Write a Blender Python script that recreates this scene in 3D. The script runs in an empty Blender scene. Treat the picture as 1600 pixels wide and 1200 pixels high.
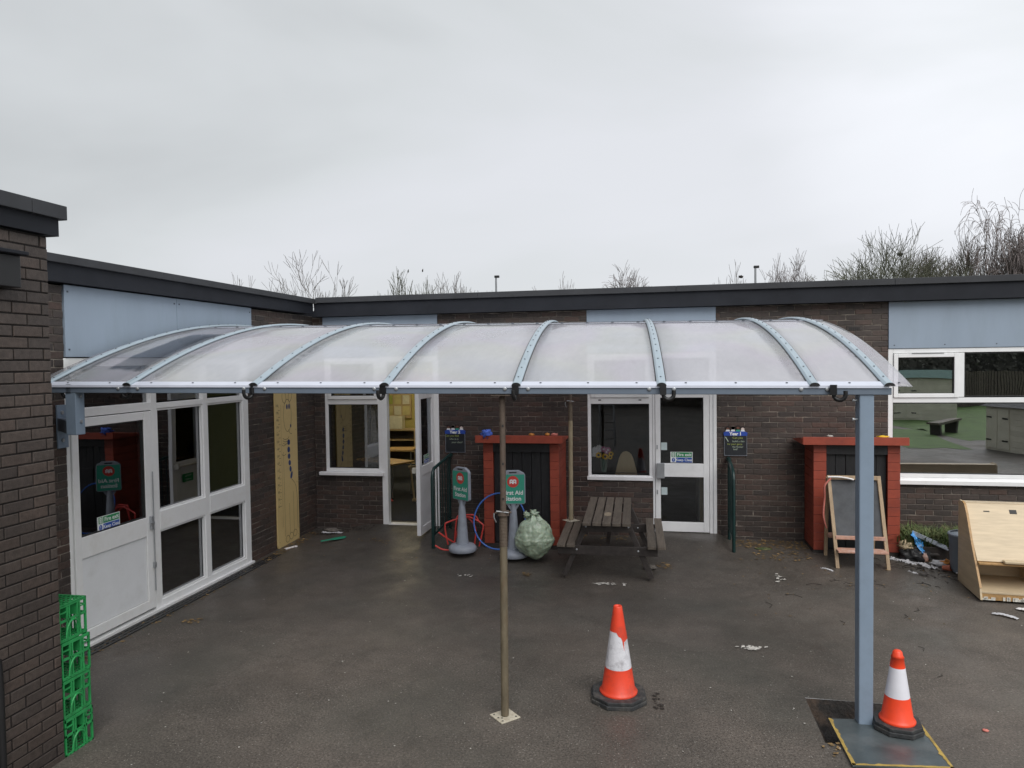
import bpy, bmesh, math, random
from mathutils import Vector, Matrix, noise
R = math.radians
rnd = random.Random(7)
scene = bpy.context.scene
COL = scene.collection

# ------------------------------------------------------------------ camera
CAM_H = 2.7
cd = bpy.data.cameras.new('camera'); cam = bpy.data.objects.new('camera', cd); COL.objects.link(cam)
cd.sensor_width = 36; cd.lens = 36*1109/1600; cd.clip_start = .05; cd.clip_end = 2000
p, y, r = R(1.9), R(11.3), R(.8)
fwd = Vector((-math.sin(y)*math.cos(p), math.cos(y)*math.cos(p), -math.sin(p)))
rt0 = Vector((math.cos(y), math.sin(y), 0)); up0 = rt0.cross(fwd)
rt = rt0*math.cos(r)-up0*math.sin(r); up = up0*math.cos(r)+rt0*math.sin(r)
cam.matrix_world = Matrix(((rt.x, up.x, -fwd.x, 0), (rt.y, up.y, -fwd.y, 0), (rt.z, up.z, -fwd.z, CAM_H), (0, 0, 0, 1)))
scene.camera = cam

# ------------------------------------------------------------------ sky, sun, exposure
SUN_EL, SUN_AZ = 48, 150          # azimuth clockwise from +Y: behind the camera, a little to the right
w = bpy.data.worlds.new('World'); scene.world = w; w.use_nodes = True
nt = w.node_tree; nt.nodes.clear()
def N(nt, t, **k):
    n = nt.nodes.new(t)
    for a, b in k.items():
        if a.startswith('i_'):
            key = a[2:]
            key = int(key) if key.isdigit() else key.replace('_', ' ')
            n.inputs[key].default_value = b
        else: setattr(n, a, b)
    return n
out = N(nt, 'ShaderNodeOutputWorld'); bg = N(nt, 'ShaderNodeBackground'); bg2 = N(nt, 'ShaderNodeBackground')
sky = N(nt, 'ShaderNodeTexSky', sky_type='NISHITA', sun_disc=False, sun_elevation=R(SUN_EL), sun_rotation=R(SUN_AZ), air_density=1, dust_density=4)
bg.inputs[1].default_value = .06
nt.links.new(sky.outputs[0], bg.inputs[0])
tc = N(nt, 'ShaderNodeTexCoord'); mp = N(nt, 'ShaderNodeMapping'); mp.inputs['Scale'].default_value = (1, 1, 2.6)
mp.inputs['Rotation'].default_value = (0, R(14), 0)
nz = N(nt, 'ShaderNodeTexNoise', i_Scale=1.15, i_Detail=5.0, i_Roughness=.48, i_Distortion=.35)
nt.links.new(tc.outputs['Generated'], mp.inputs[0]); nt.links.new(mp.outputs[0], nz.inputs['Vector'])
cr = N(nt, 'ShaderNodeValToRGB'); e = cr.color_ramp.elements
e[0].position = .36; e[0].color = (.365, .38, .39, 1); e[1].position = .66; e[1].color = (.475, .486, .512, 1)
m_ = e.new(.5); m_.color = (.43, .447, .46, 1)
nt.links.new(nz.outputs[0], cr.inputs[0])
sx = N(nt, 'ShaderNodeSeparateXYZ'); nt.links.new(tc.outputs['Generated'], sx.inputs[0])
mr = N(nt, 'ShaderNodeMapRange'); mr.inputs[1].default_value = 0; mr.inputs[2].default_value = .5; mr.inputs[3].default_value = 1.02; mr.inputs[4].default_value = .97
nt.links.new(sx.outputs[2], mr.inputs[0])
vm = N(nt, 'ShaderNodeVectorMath', operation='SCALE'); nt.links.new(cr.outputs[0], vm.inputs[0]); nt.links.new(mr.outputs[0], vm.inputs['Scale'])
mr2 = N(nt, 'ShaderNodeMapRange'); mr2.inputs[1].default_value = -.8; mr2.inputs[2].default_value = .6; mr2.inputs[3].default_value = .95; mr2.inputs[4].default_value = 1.07
nt.links.new(sx.outputs[0], mr2.inputs[0]); vm2 = N(nt, 'ShaderNodeVectorMath', operation='SCALE'); nt.links.new(vm.outputs[0], vm2.inputs[0]); nt.links.new(mr2.outputs[0], vm2.inputs['Scale'])
# thinner, brighter cloud low in the right-hand sky
dt = N(nt, 'ShaderNodeVectorMath', operation='DOT_PRODUCT'); nt.links.new(tc.outputs['Generated'], dt.inputs[0]); dt.inputs[1].default_value = (.405, .829, .385)
n9 = N(nt, 'ShaderNodeMath', operation='MULTIPLY_ADD'); nt.links.new(nz.outputs[0], n9.inputs[0]); n9.inputs[1].default_value = .10; nt.links.new(dt.outputs['Value'], n9.inputs[2])
m9 = N(nt, 'ShaderNodeMapRange', interpolation_type='SMOOTHSTEP'); m9.inputs[1].default_value = 1.0; m9.inputs[2].default_value = 1.07; m9.inputs[3].default_value = 1; m9.inputs[4].default_value = 1.2
nt.links.new(n9.outputs[0], m9.inputs[0]); vm3 = N(nt, 'ShaderNodeVectorMath', operation='SCALE'); nt.links.new(vm2.outputs[0], vm3.inputs[0]); nt.links.new(m9.outputs[0], vm3.inputs['Scale'])
nt.links.new(vm3.outputs[0], bg2.inputs[0]); bg2.inputs[1].default_value = 1.0
mx = N(nt, 'ShaderNodeMixShader'); mx.inputs[0].default_value = .95
nt.links.new(bg.outputs[0], mx.inputs[1]); nt.links.new(bg2.outputs[0], mx.inputs[2]); nt.links.new(mx.outputs[0], out.inputs[0])
sl = bpy.data.lights.new('sun', 'SUN'); sl.energy = 1.5; sl.angle = R(50); sl.color = (1, .975, .94)
so = bpy.data.objects.new('sun', sl); COL.objects.link(so)
sd = Vector((math.sin(R(SUN_AZ))*math.cos(R(SUN_EL)), math.cos(R(SUN_AZ))*math.cos(R(SUN_EL)), math.sin(R(SUN_EL))))
so.rotation_euler = sd.to_track_quat('Z', 'Y').to_euler()
vs = scene.view_settings; vs.view_transform = 'Standard'; vs.look = 'None'; vs.exposure = 0.74; vs.gamma = 1; vs.use_curve_mapping = False
scene.cycles.max_bounces = 8; scene.cycles.transparent_max_bounces = 24; scene.cycles.glossy_bounces = 4

# ------------------------------------------------------------------ materials
def pos(nt):
    return N(nt, 'ShaderNodeNewGeometry').outputs['Position']
def mat(name, col, rough=.6, metal=0, spec=.5, var=.12, vscale=6, bump=0, bscale=60, islands=0, dirt=None, dirt_amt=.5, dscale=3, stretch=(1, 1, 1), coat=0, objrand=0):
    m = bpy.data.materials.new(name); m.use_nodes = True; nt = m.node_tree; b = nt.nodes['Principled BSDF']
    b.inputs['Roughness'].default_value = rough; b.inputs['Metallic'].default_value = metal
    b.inputs['Specular IOR Level'].default_value = spec; b.inputs['Coat Weight'].default_value = coat
    P = pos(nt); mp = N(nt, 'ShaderNodeMapping'); mp.inputs['Scale'].default_value = stretch; nt.links.new(P, mp.inputs[0])
    n1 = N(nt, 'ShaderNodeTexNoise', i_Scale=float(vscale), i_Detail=6.0, i_Roughness=.6); nt.links.new(mp.outputs[0], n1.inputs['Vector'])
    mr = N(nt, 'ShaderNodeMapRange'); mr.inputs[1].default_value = .3; mr.inputs[2].default_value = .7; mr.inputs[3].default_value = 1-var; mr.inputs[4].default_value = 1+var
    nt.links.new(n1.outputs[0], mr.inputs[0])
    val = mr.outputs[0]
    if islands or objrand:
        g = N(nt, 'ShaderNodeNewGeometry'); oi = N(nt, 'ShaderNodeObjectInfo')
        ad = N(nt, 'ShaderNodeMath', operation='ADD'); nt.links.new(g.outputs['Random Per Island'], ad.inputs[0]); nt.links.new(oi.outputs['Random'], ad.inputs[1])
        fr = N(nt, 'ShaderNodeMath', operation='FRACT'); nt.links.new(ad.outputs[0], fr.inputs[0])
        m2 = N(nt, 'ShaderNodeMapRange'); a = islands or objrand; m2.inputs[3].default_value = 1-a; m2.inputs[4].default_value = 1+a
        nt.links.new(fr.outputs[0], m2.inputs[0])
        mu = N(nt, 'ShaderNodeMath', operation='MULTIPLY'); nt.links.new(val, mu.inputs[0]); nt.links.new(m2.outputs[0], mu.inputs[1]); val = mu.outputs[0]
    sc = N(nt, 'ShaderNodeVectorMath', operation='SCALE'); sc.inputs[0].default_value = col; nt.links.new(val, sc.inputs['Scale'])
    c = sc.outputs[0]
    if dirt:
        n2 = N(nt, 'ShaderNodeTexNoise', i_Scale=float(dscale), i_Detail=8.0, i_Roughness=.65); nt.links.new(mp.outputs[0], n2.inputs['Vector'])
        m3 = N(nt, 'ShaderNodeMapRange'); m3.inputs[1].default_value = .5; m3.inputs[2].default_value = .68; m3.inputs[4].default_value = dirt_amt
        nt.links.new(n2.outputs[0], m3.inputs[0])
        mi = N(nt, 'ShaderNodeMix', data_type='RGBA'); nt.links.new(m3.outputs[0], mi.inputs['Factor']); nt.links.new(c, mi.inputs['A']); mi.inputs['B'].default_value = (*dirt, 1)
        c = mi.outputs['Result']
    nt.links.new(c, b.inputs['Base Color'])
    if bump:
        n3 = N(nt, 'ShaderNodeTexNoise', i_Scale=float(bscale), i_Detail=4.0); nt.links.new(mp.outputs[0], n3.inputs['Vector'])
        bu = N(nt, 'ShaderNodeBump'); bu.inputs['Strength'].default_value = bump; bu.inputs['Distance'].default_value = .01
        nt.links.new(n3.outputs[0], bu.inputs['Height']); nt.links.new(bu.outputs[0], b.inputs['Normal'])
    return m
def emit(name, col, s):
    m = bpy.data.materials.new(name); m.use_nodes = True; nt = m.node_tree; b = nt.nodes['Principled BSDF']
    b.inputs['Base Color'].default_value = (*col, 1); b.inputs['Emission Color'].default_value = (*col, 1); b.inputs['Emission Strength'].default_value = s
    return m
def glass(name, refl, tint=(.8, .85, .85), rough=.0, boost=1.0):
    m = bpy.data.materials.new(name); m.use_nodes = True; nt = m.node_tree; nt.nodes.clear()
    o = N(nt, 'ShaderNodeOutputMaterial'); t = N(nt, 'ShaderNodeBsdfTransparent'); t.inputs[0].default_value = (*tint, 1)
    g = N(nt, 'ShaderNodeBsdfGlossy'); g.inputs['Roughness'].default_value = rough; g.inputs[0].default_value = (.95, .97, 1, 1)
    n = N(nt, 'ShaderNodeTexNoise', i_Scale=1.6, i_Detail=1.0); nt.links.new(pos(nt), n.inputs['Vector'])
    bu = N(nt, 'ShaderNodeBump'); bu.inputs['Strength'].default_value = .06; bu.inputs['Distance'].default_value = .02
    nt.links.new(n.outputs[0], bu.inputs['Height']); nt.links.new(bu.outputs[0], g.inputs['Normal'])
    f = N(nt, 'ShaderNodeFresnel', i_IOR=1.5); ma = N(nt, 'ShaderNodeMath', operation='MULTIPLY_ADD', use_clamp=True)
    nt.links.new(f.outputs[0], ma.inputs[0]); ma.inputs[1].default_value = boost; ma.inputs[2].default_value = refl
    mx = N(nt, 'ShaderNodeMixShader'); nt.links.new(ma.outputs[0], mx.inputs[0]); nt.links.new(t.outputs[0], mx.inputs[1]); nt.links.new(g.outputs[0], mx.inputs[2])
    nt.links.new(mx.outputs[0], o.inputs[0])
    return m
def brickmat(name, col, dark, warm, eff=.0):
    m = mat(name, col, rough=.55, var=.25, vscale=30, bump=.5, bscale=160, spec=.4)
    nt = m.node_tree; b = nt.nodes['Principled BSDF']
    src = b.inputs['Base Color'].links[0].from_socket
    g = N(nt, 'ShaderNodeNewGeometry'); oi = N(nt, 'ShaderNodeObjectInfo')
    ad = N(nt, 'ShaderNodeMath', operation='ADD'); nt.links.new(g.outputs['Random Per Island'], ad.inputs[0]); nt.links.new(oi.outputs['Random'], ad.inputs[1])
    fr = N(nt, 'ShaderNodeMath', operation='FRACT'); nt.links.new(ad.outputs[0], fr.inputs[0])
    cr = N(nt, 'ShaderNodeValToRGB'); e = cr.color_ramp.elements; e[0].color = (*dark, 1); e[1].color = (*warm, 1); e.new(.5).color = (1, 1, 1, 1)
    nt.links.new(fr.outputs[0], cr.inputs[0])
    mu = N(nt, 'ShaderNodeMix', data_type='RGBA', blend_type='MULTIPLY'); mu.inputs['Factor'].default_value = 1
    nt.links.new(src, mu.inputs['A']); nt.links.new(cr.outputs[0], mu.inputs['B'])
    # damp, water-stained patches of the wall itself
    n2 = N(nt, 'ShaderNodeTexNoise', i_Scale=.9, i_Detail=6.0, i_Roughness=.7); nt.links.new(pos(nt), n2.inputs['Vector'])
    m3 = N(nt, 'ShaderNodeMapRange'); m3.inputs[1].default_value = .35; m3.inputs[2].default_value = .65; m3.inputs[3].default_value = .72; m3.inputs[4].default_value = 1.2
    nt.links.new(n2.outputs[0], m3.inputs[0])
    sc = N(nt, 'ShaderNodeVectorMath', operation='SCALE'); nt.links.new(mu.outputs['Result'], sc.inputs[0]); nt.links.new(m3.outputs[0], sc.inputs['Scale'])
    nt.links.new(sc.outputs[0], b.inputs['Base Color'])
    return m

M = {}
M['brick_near'] = brickmat('brick_near', (.070, .056, .049), (.84, .84, .86), (1.1, 1.03, 1.0))
M['brick'] = brickmat('brick', (.066, .051, .045), (.74, .78, .82), (1.3, 1.08, 1.0))
M['mortar_near'] = mat('mortar_near', (.015, .012, .011), rough=.9, var=.3, bump=.5, bscale=90, dirt=(.07, .06, .055), dirt_amt=.3, dscale=5)
M['mortar'] = mat('mortar', (.12, .106, .092), rough=.9, var=.5, bump=.5, bscale=90, dirt=(.42, .37, .31), dirt_amt=.85, dscale=3.2, stretch=(1, 1, 4))
M['upvc'] = mat('upvc', (.86, .87, .88), rough=.3, var=.04, vscale=4, dirt=(.5, .5, .47), dirt_amt=.15, dscale=5)
M['upvc_old'] = mat('upvc_old', (.84, .85, .85), rough=.4, var=.05, vscale=4, dirt=(.5, .48, .42), dirt_amt=.25, dscale=4)
M['upvc_panel'] = mat('upvc_panel', (.80, .82, .84), rough=.35, var=.04, dirt=(.45, .45, .43), dirt_amt=.3, dscale=3)
M['seal'] = mat('seal', (.02, .02, .02), rough=.6)
M['clad'] = mat('clad', (.29, .355, .44), rough=.42, var=.05, vscale=1.2, dirt=(.25, .31, .37), dirt_amt=.5, dscale=1.6, stretch=(2.2, 2.2, .5))
M['fascia'] = mat('fascia', (.017, .019, .025), rough=.6, spec=.22, var=.2, vscale=2, dirt=(.032, .034, .042), dirt_amt=.35, dscale=2.2)
M['cap'] = mat('cap', (.045, .047, .053), rough=.6, spec=.3, var=.2, vscale=3, dirt=(.03, .032, .032), dirt_amt=.5, dscale=6)
M['steel_blue'] = mat('steel_blue', (.225, .29, .375), rough=.42, var=.05, vscale=5, spec=.5, dirt=(.19, .24, .3), dirt_amt=.4, dscale=9)
M['beam'] = mat('beam', (.14, .175, .225), rough=.45, var=.06, vscale=5)
M['rib'] = mat('rib', (.345, .42, .475), rough=.35, var=.05, vscale=5, metal=.1)
M['flash'] = mat('flash', (.56, .59, .68), rough=.25, var=.04)
M['black'] = mat('black', (.012, .012, .013), rough=.45)
M['zinc'] = mat('zinc', (.42, .44, .46), rough=.4, metal=.6)
M['darkbolt'] = mat('darkbolt', (.09, .10, .12), rough=.5, metal=.4)
M['rust_up'] = mat('rust_up', (.085, .062, .047), rough=.75, var=.25, vscale=25, bump=.4, dirt=(.06, .034, .022), dirt_amt=.7, dscale=14)
M['rust_low'] = mat('rust_low', (.125, .102, .066), rough=.7, var=.25, vscale=20, bump=.3, dirt=(.11, .075, .04), dirt_amt=.75, dscale=12, stretch=(1, 1, .35))
M['rust_yel'] = mat('rust_yel', (.30, .25, .16), rough=.7, var=.2, vscale=20, dirt=(.22, .15, .08), dirt_amt=.6, dscale=9, stretch=(1, 1, .4))
M['plate_cream'] = mat('plate_cream', (.50, .46, .37), rough=.6, var=.15, vscale=30, dirt=(.2, .14, .08), dirt_amt=.7, dscale=20)
M['red_paint'] = mat('red_paint', (.31, .058, .032), rough=.55, var=.14, vscale=10, bump=.25, bscale=70, stretch=(1, 1, 1), islands=.1, dirt=(.17, .035, .024), dirt_amt=.75, dscale=5)
M['black_wood'] = mat('black_wood', (.017, .017, .019), rough=.5, var=.3, vscale=10, bump=.4, bscale=50, stretch=(3, 3, .4))
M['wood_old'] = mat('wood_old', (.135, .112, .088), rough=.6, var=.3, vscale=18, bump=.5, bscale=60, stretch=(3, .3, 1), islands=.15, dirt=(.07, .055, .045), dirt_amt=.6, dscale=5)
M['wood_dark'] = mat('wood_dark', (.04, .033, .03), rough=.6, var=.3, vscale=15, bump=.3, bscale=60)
M['wood_patch'] = mat('wood_patch', (.33, .27, .19), rough=.7, var=.3, vscale=30)
M['pine'] = mat('pine', (.42, .31, .20), rough=.55, var=.2, vscale=22, stretch=(3, 3, .3), bump=.2, dirt=(.24, .16, .10), dirt_amt=.5, dscale=6)
M['pine_pink'] = mat('pine_pink', (.48, .27, .2), rough=.6, var=.2, vscale=18, dirt=(.55, .5, .48), dirt_amt=.6, dscale=10)
M['chalk'] = mat('chalk', (.075, .08, .088), rough=.75, var=.3, vscale=5, dirt=(.13, .135, .14), dirt_amt=.4, dscale=4)
M['ply'] = mat('ply', (.56, .45, .30), rough=.45, var=.12, vscale=12, stretch=(.3, .3, 3), bump=.08, dirt=(.44, .34, .22), dirt_amt=.5, dscale=4)
M['ply_edge'] = mat('ply_edge', (.40, .24, .10), rough=.5, var=.2, vscale=30)
M['white_stain'] = mat('white_stain', (.6, .58, .52), rough=.8, var=.4, vscale=40)
M['cone_red'] = mat('cone_red', (.74, .06, .024), rough=.42, var=.07, vscale=14, dirt=(.36, .06, .04), dirt_amt=.6, dscale=8)
M['cone_red2'] = mat('cone_red2', (.88, .07, .022), rough=.38, var=.05, vscale=14, dirt=(.7, .06, .03), dirt_amt=.3, dscale=12)
M['cone_white'] = mat('cone_white', (.66, .66, .70), rough=.35, var=.1, vscale=30, bump=.3, bscale=80, dirt=(.33, .32, .34), dirt_amt=.8, dscale=11)
M['cone_white2'] = mat('cone_white2', (.74, .74, .80), rough=.3, var=.04, vscale=10)
M['rubber'] = mat('rubber', (.032, .034, .036), rough=.6, var=.3, vscale=20, bump=.3, dirt=(.12, .11, .095), dirt_amt=.6, dscale=10)
M['steel_plate'] = mat('steel_plate', (.085, .105, .112), rough=.33, var=.25, vscale=5, metal=.25, bump=.08, bscale=30, dirt=(.17, .18, .18), dirt_amt=.5, dscale=3.5)
M['yellow'] = mat('yellow', (.40, .28, .07), rough=.6, var=.25, vscale=14, dirt=(.2, .14, .05), dirt_amt=.7, dscale=12)
M['crate'] = mat('crate', (.028, .29, .085), rough=.4, var=.2, vscale=12, dirt=(.03, .17, .06), dirt_amt=.5, dscale=9)
M['rail_green'] = mat('rail_green', (.007, .030, .028), rough=.3, var=.15, vscale=9)
M['sign_grey'] = mat('sign_grey', (.30, .33, .38), rough=.45, var=.1, vscale=12, dirt=(.22, .24, .26), dirt_amt=.5, dscale=8)
M['sign_green'] = mat('sign_green', (.045, .34, .235), rough=.35, var=.04)
M['safe_green'] = mat('safe_green', (.02, .26, .09), rough=.35, var=.03)
M['safe_blue'] = mat('safe_blue', (.02, .09, .42), rough=.35, var=.03)
M['print_white'] = mat('print_white', (.82, .84, .84), rough=.4, var=.02)
M['print_red'] = mat('print_red', (.62, .06, .05), rough=.4, var=.03)
M['board_black'] = mat('board_black', (.018, .021, .026), rough=.5, var=.2)
M['board_blue'] = mat('board_blue', (.03, .08, .40), rough=.4, var=.05)
M['chalk_line'] = mat('chalk_line', (.42, .5, .4), rough=.8, var=.2)
M['chalk_yellow'] = mat('chalk_yellow', (.42, .48, .12), rough=.8, var=.2)
M['skin_a'] = mat('skin_a', (.16, .07, .045), rough=.6); M['skin_b'] = mat('skin_b', (.72, .60, .55), rough=.6); M['hair'] = mat('hair', (.02, .012, .012), rough=.6)
M['giraffe'] = mat('giraffe', (.66, .50, .23), rough=.45, var=.05, vscale=3, dirt=(.46, .33, .15), dirt_amt=.4, dscale=3)
M['ink'] = mat('ink', (.045, .03, .025), rough=.6); M['ink_blue'] = mat('ink_blue', (.02, .045, .16), rough=.5)
M['hoop_blue'] = mat('hoop_blue', (.05, .15, .50), rough=.25, var=.05)
M['tube_red'] = mat('tube_red', (.62, .065, .055), rough=.3, var=.06)
M['rag_blue'] = mat('rag_blue', (.08, .16, .62), rough=.6, var=.6, vscale=30)
M['orange'] = mat('orange', (.55, .22, .04), rough=.6); M['pink'] = mat('pink', (.62, .2, .16), rough=.6)
M['terracotta'] = mat('terracotta', (.38, .12, .07), rough=.7, var=.15, vscale=20)
M['blue_plastic'] = mat('blue_plastic', (.05, .19, .62), rough=.35); M['wrap_blue'] = mat('wrap_blue', (.05, .26, .60), rough=.3, var=.7, vscale=18)
M['tan'] = mat('tan', (.5, .4, .26), rough=.7, var=.4, vscale=25); M['cloth_white'] = mat('cloth_white', (.50, .50, .52), rough=.8, var=.25, vscale=18)
M['bin_grey'] = mat('bin_grey', (.20, .24, .29), rough=.45, var=.1)
M['green_toy'] = mat('green_toy', (.02, .27, .16), rough=.45)
M['stone'] = mat('stone', (.14, .125, .11), rough=.9, var=.3, vscale=20, bump=.6)
M['leaf_brown'] = mat('leaf_brown', (.20, .13, .055), rough=.8, var=.5, vscale=40, islands=.5)
M['leaf_pale'] = mat('leaf_pale', (.52, .50, .46), rough=.7, var=.4, vscale=40, islands=.3)
M['twig'] = mat('twig', (.028, .022, .018), rough=.8)
M['weed'] = mat('weed', (.075, .115, .035), rough=.7, var=.3, vscale=20, islands=.45, dirt=(.26, .23, .11), dirt_amt=.8, dscale=9)
M['grass'] = mat('grass', (.085, .15, .038), rough=.8, var=.3, vscale=1.5, bump=.6, bscale=40)
M['hedge'] = mat('hedge', (.12, .12, .10), rough=.8, var=.4, vscale=2, islands=.5)
M['bark'] = mat('bark', (.125, .108, .095), rough=.9, var=.3, vscale=6)
M['bark_green'] = mat('bark_green', (.10, .105, .07), rough=.9, var=.3, vscale=6)
M['bark_birch'] = mat('bark_birch', (.17, .145, .14), rough=.9, var=.3, vscale=6)
M['shed_cream'] = mat('shed_cream', (.68, .64, .52), rough=.6, var=.1, vscale=3, islands=.07)
M['felt_green'] = mat('felt_green', (.06, .14, .12), rough=.8)
M['galv'] = mat('galv', (.30, .31, .32), rough=.4, metal=.6)
M['wall_yellow'] = mat('wall_yellow', (.50, .44, .16), rough=.8, var=.05); M['wall_green'] = mat('wall_green', (.27, .33, .25), rough=.8, var=.05)
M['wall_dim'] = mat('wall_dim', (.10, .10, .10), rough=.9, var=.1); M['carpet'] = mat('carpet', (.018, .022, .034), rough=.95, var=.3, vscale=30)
M['ceil'] = mat('ceil', (.5, .5, .48), rough=.9); M['desk'] = mat('desk', (.50, .31, .12), rough=.4, var=.1, vscale=10)
M['desk_leg'] = mat('desk_leg', (.3, .31, .32), rough=.4, metal=.3); M['paper_y'] = mat('paper_y', (.62, .55, .27), rough=.8, var=.12, vscale=6)
M['paper_w'] = mat('paper_w', (.75, .72, .58), rough=.7, var=.1, vscale=12); M['beech'] = mat('beech', (.55, .42, .24), rough=.45, var=.08, vscale=9, stretch=(4, 4, .5))
M['vase'] = mat('vase', (.16, .22, .18), rough=.12, var=.15, spec=.8); M['stem_green'] = mat('stem_green', (.05, .13, .03), rough=.6)
M['petal_yellow'] = mat('petal_yellow', (.85, .52, .02), rough=.6); M['petal_white'] = mat('petal_white', (.8, .78, .78), rough=.6); M['petal_pink'] = mat('petal_pink', (.55, .22, .36), rough=.6)
M['latch'] = mat('latch', (.55, .65, .66), rough=.35); M['aluminium'] = mat('aluminium', (.55, .56, .58), rough=.3, metal=.7)
M['drain'] = mat('drain', (.03, .03, .03), rough=.5, var=.3); M['conc'] = mat('conc', (.22, .19, .155), rough=.85, var=.25, vscale=12, bump=.4, dirt=(.10, .085, .07), dirt_amt=.6, dscale=7)
M['cream_door'] = mat('cream_door', (.55, .54, .47), rough=.4)
M['pit'] = mat('pit', (.022, .019, .017), rough=.8, var=.5, vscale=14, bump=1, bscale=50, dirt=(.11, .07, .045), dirt_amt=.7, dscale=4)

# damp asphalt
def asphalt():
    m = bpy.data.materials.new('asphalt'); m.use_nodes = True; nt = m.node_tree; b = nt.nodes['Principled BSDF']; P = pos(nt)
    big = N(nt, 'ShaderNodeTexNoise', i_Scale=.55, i_Detail=7.0, i_Roughness=.6); nt.links.new(P, big.inputs['Vector'])
    cr = N(nt, 'ShaderNodeValToRGB'); e = cr.color_ramp.elements; e[0].position = .32; e[0].color = (.066, .060, .052, 1); e[1].position = .66; e[1].color = (.124, .106, .091, 1)
    nt.links.new(big.outputs[0], cr.inputs[0])
    fine = N(nt, 'ShaderNodeTexNoise', i_Scale=62.0, i_Detail=5.0, i_Roughness=.75); nt.links.new(P, fine.inputs['Vector'])
    mr = N(nt, 'ShaderNodeMapRange'); mr.inputs[1].default_value = .3; mr.inputs[2].default_value = .72; mr.inputs[3].default_value = .32; mr.inputs[4].default_value = 1.75
    nt.links.new(fine.outputs[0], mr.inputs[0])
    sc = N(nt, 'ShaderNodeVectorMath', operation='SCALE'); nt.links.new(cr.outputs[0], sc.inputs[0]); nt.links.new(mr.outputs[0], sc.inputs['Scale'])
    vo = N(nt, 'ShaderNodeTexVoronoi', i_Scale=75.0, feature='F1'); nt.links.new(P, vo.inputs['Vector'])
    sv = N(nt, 'ShaderNodeSeparateColor'); nt.links.new(vo.outputs['Color'], sv.inputs[0])
    g1 = N(nt, 'ShaderNodeMath', operation='GREATER_THAN'); g1.inputs[1].default_value = .945; nt.links.new(sv.outputs[0], g1.inputs[0])
    g2 = N(nt, 'ShaderNodeMath', operation='LESS_THAN'); g2.inputs[1].default_value = .36; nt.links.new(vo.outputs['Distance'], g2.inputs[0])
    gm = N(nt, 'ShaderNodeMath', operation='MULTIPLY'); nt.links.new(g1.outputs[0], gm.inputs[0]); nt.links.new(g2.outputs[0], gm.inputs[1])
    gs = N(nt, 'ShaderNodeMath', operation='MULTIPLY'); gs.inputs[1].default_value = .6; nt.links.new(gm.outputs[0], gs.inputs[0])
    mi = N(nt, 'ShaderNodeMix', data_type='RGBA'); nt.links.new(gs.outputs[0], mi.inputs['Factor']); nt.links.new(sc.outputs[0], mi.inputs['A']); mi.inputs['B'].default_value = (.30, .28, .25, 1)
    # greenish / mossy film
    ms = N(nt, 'ShaderNodeTexNoise', i_Scale=.8, i_Detail=5.0); mpp = N(nt, 'ShaderNodeMapping'); mpp.inputs['Location'].default_value = (11, 3, 0); nt.links.new(P, mpp.inputs[0]); nt.links.new(mpp.outputs[0], ms.inputs['Vector'])
    mf = N(nt, 'ShaderNodeMapRange'); mf.inputs[1].default_value = .48; mf.inputs[2].default_value = .66; mf.inputs[4].default_value = .38; nt.links.new(ms.outputs[0], mf.inputs[0])
    m2 = N(nt, 'ShaderNodeMix', data_type='RGBA'); nt.links.new(mf.outputs[0], m2.inputs['Factor']); nt.links.new(mi.outputs['Result'], m2.inputs['A']); m2.inputs['B'].default_value = (.066, .068, .058, 1)
    # cracks and old trench seams
    dn = N(nt, 'ShaderNodeTexNoise', i_Scale=2.2, i_Detail=5.0); nt.links.new(P, dn.inputs['Vector'])
    dm = N(nt, 'ShaderNodeVectorMath', operation='MULTIPLY_ADD'); nt.links.new(dn.outputs['Color'], dm.inputs[0]); dm.inputs[1].default_value = (.5, .5, 0); nt.links.new(P, dm.inputs[2])
    vc = N(nt, 'ShaderNodeTexVoronoi', i_Scale=.42, feature='DISTANCE_TO_EDGE'); nt.links.new(dm.outputs[0], vc.inputs['Vector'])
    cm = N(nt, 'ShaderNodeMapRange'); cm.inputs[1].default_value = .002; cm.inputs[2].default_value = .009; cm.inputs[3].default_value = .16; cm.inputs[4].default_value = 0; nt.links.new(vc.outputs['Distance'], cm.inputs[0])
    cn_ = N(nt, 'ShaderNodeMapRange'); cn_.inputs[1].default_value = .46; cn_.inputs[2].default_value = .54; nt.links.new(big.outputs[0], cn_.inputs[0])
    cq = N(nt, 'ShaderNodeMath', operation='MULTIPLY'); nt.links.new(cm.outputs[0], cq.inputs[0]); nt.links.new(cn_.outputs[0], cq.inputs[1])
    m6 = N(nt, 'ShaderNodeMix', data_type='RGBA'); nt.links.new(cq.outputs[0], m6.inputs['Factor']); nt.links.new(m2.outputs['Result'], m6.inputs['A']); m6.inputs['B'].default_value = (.02, .019, .017, 1)
    # mid-size blotches of washed-in dirt
    bn = N(nt, 'ShaderNodeTexNoise', i_Scale=3.5, i_Detail=8.0, i_Roughness=.7); nt.links.new(P, bn.inputs['Vector'])
    bm = N(nt, 'ShaderNodeMapRange'); bm.inputs[1].default_value = .32; bm.inputs[2].default_value = .68; bm.inputs[3].default_value = .87; bm.inputs[4].default_value = 1.13; nt.links.new(bn.outputs[0], bm.inputs[0])
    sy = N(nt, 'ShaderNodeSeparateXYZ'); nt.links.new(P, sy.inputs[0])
    wd = N(nt, 'ShaderNodeMapRange'); wd.inputs[1].default_value = 8.2; wd.inputs[2].default_value = 10.4; wd.inputs[3].default_value = 1; wd.inputs[4].default_value = .72; nt.links.new(sy.outputs[1], wd.inputs[0])
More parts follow.
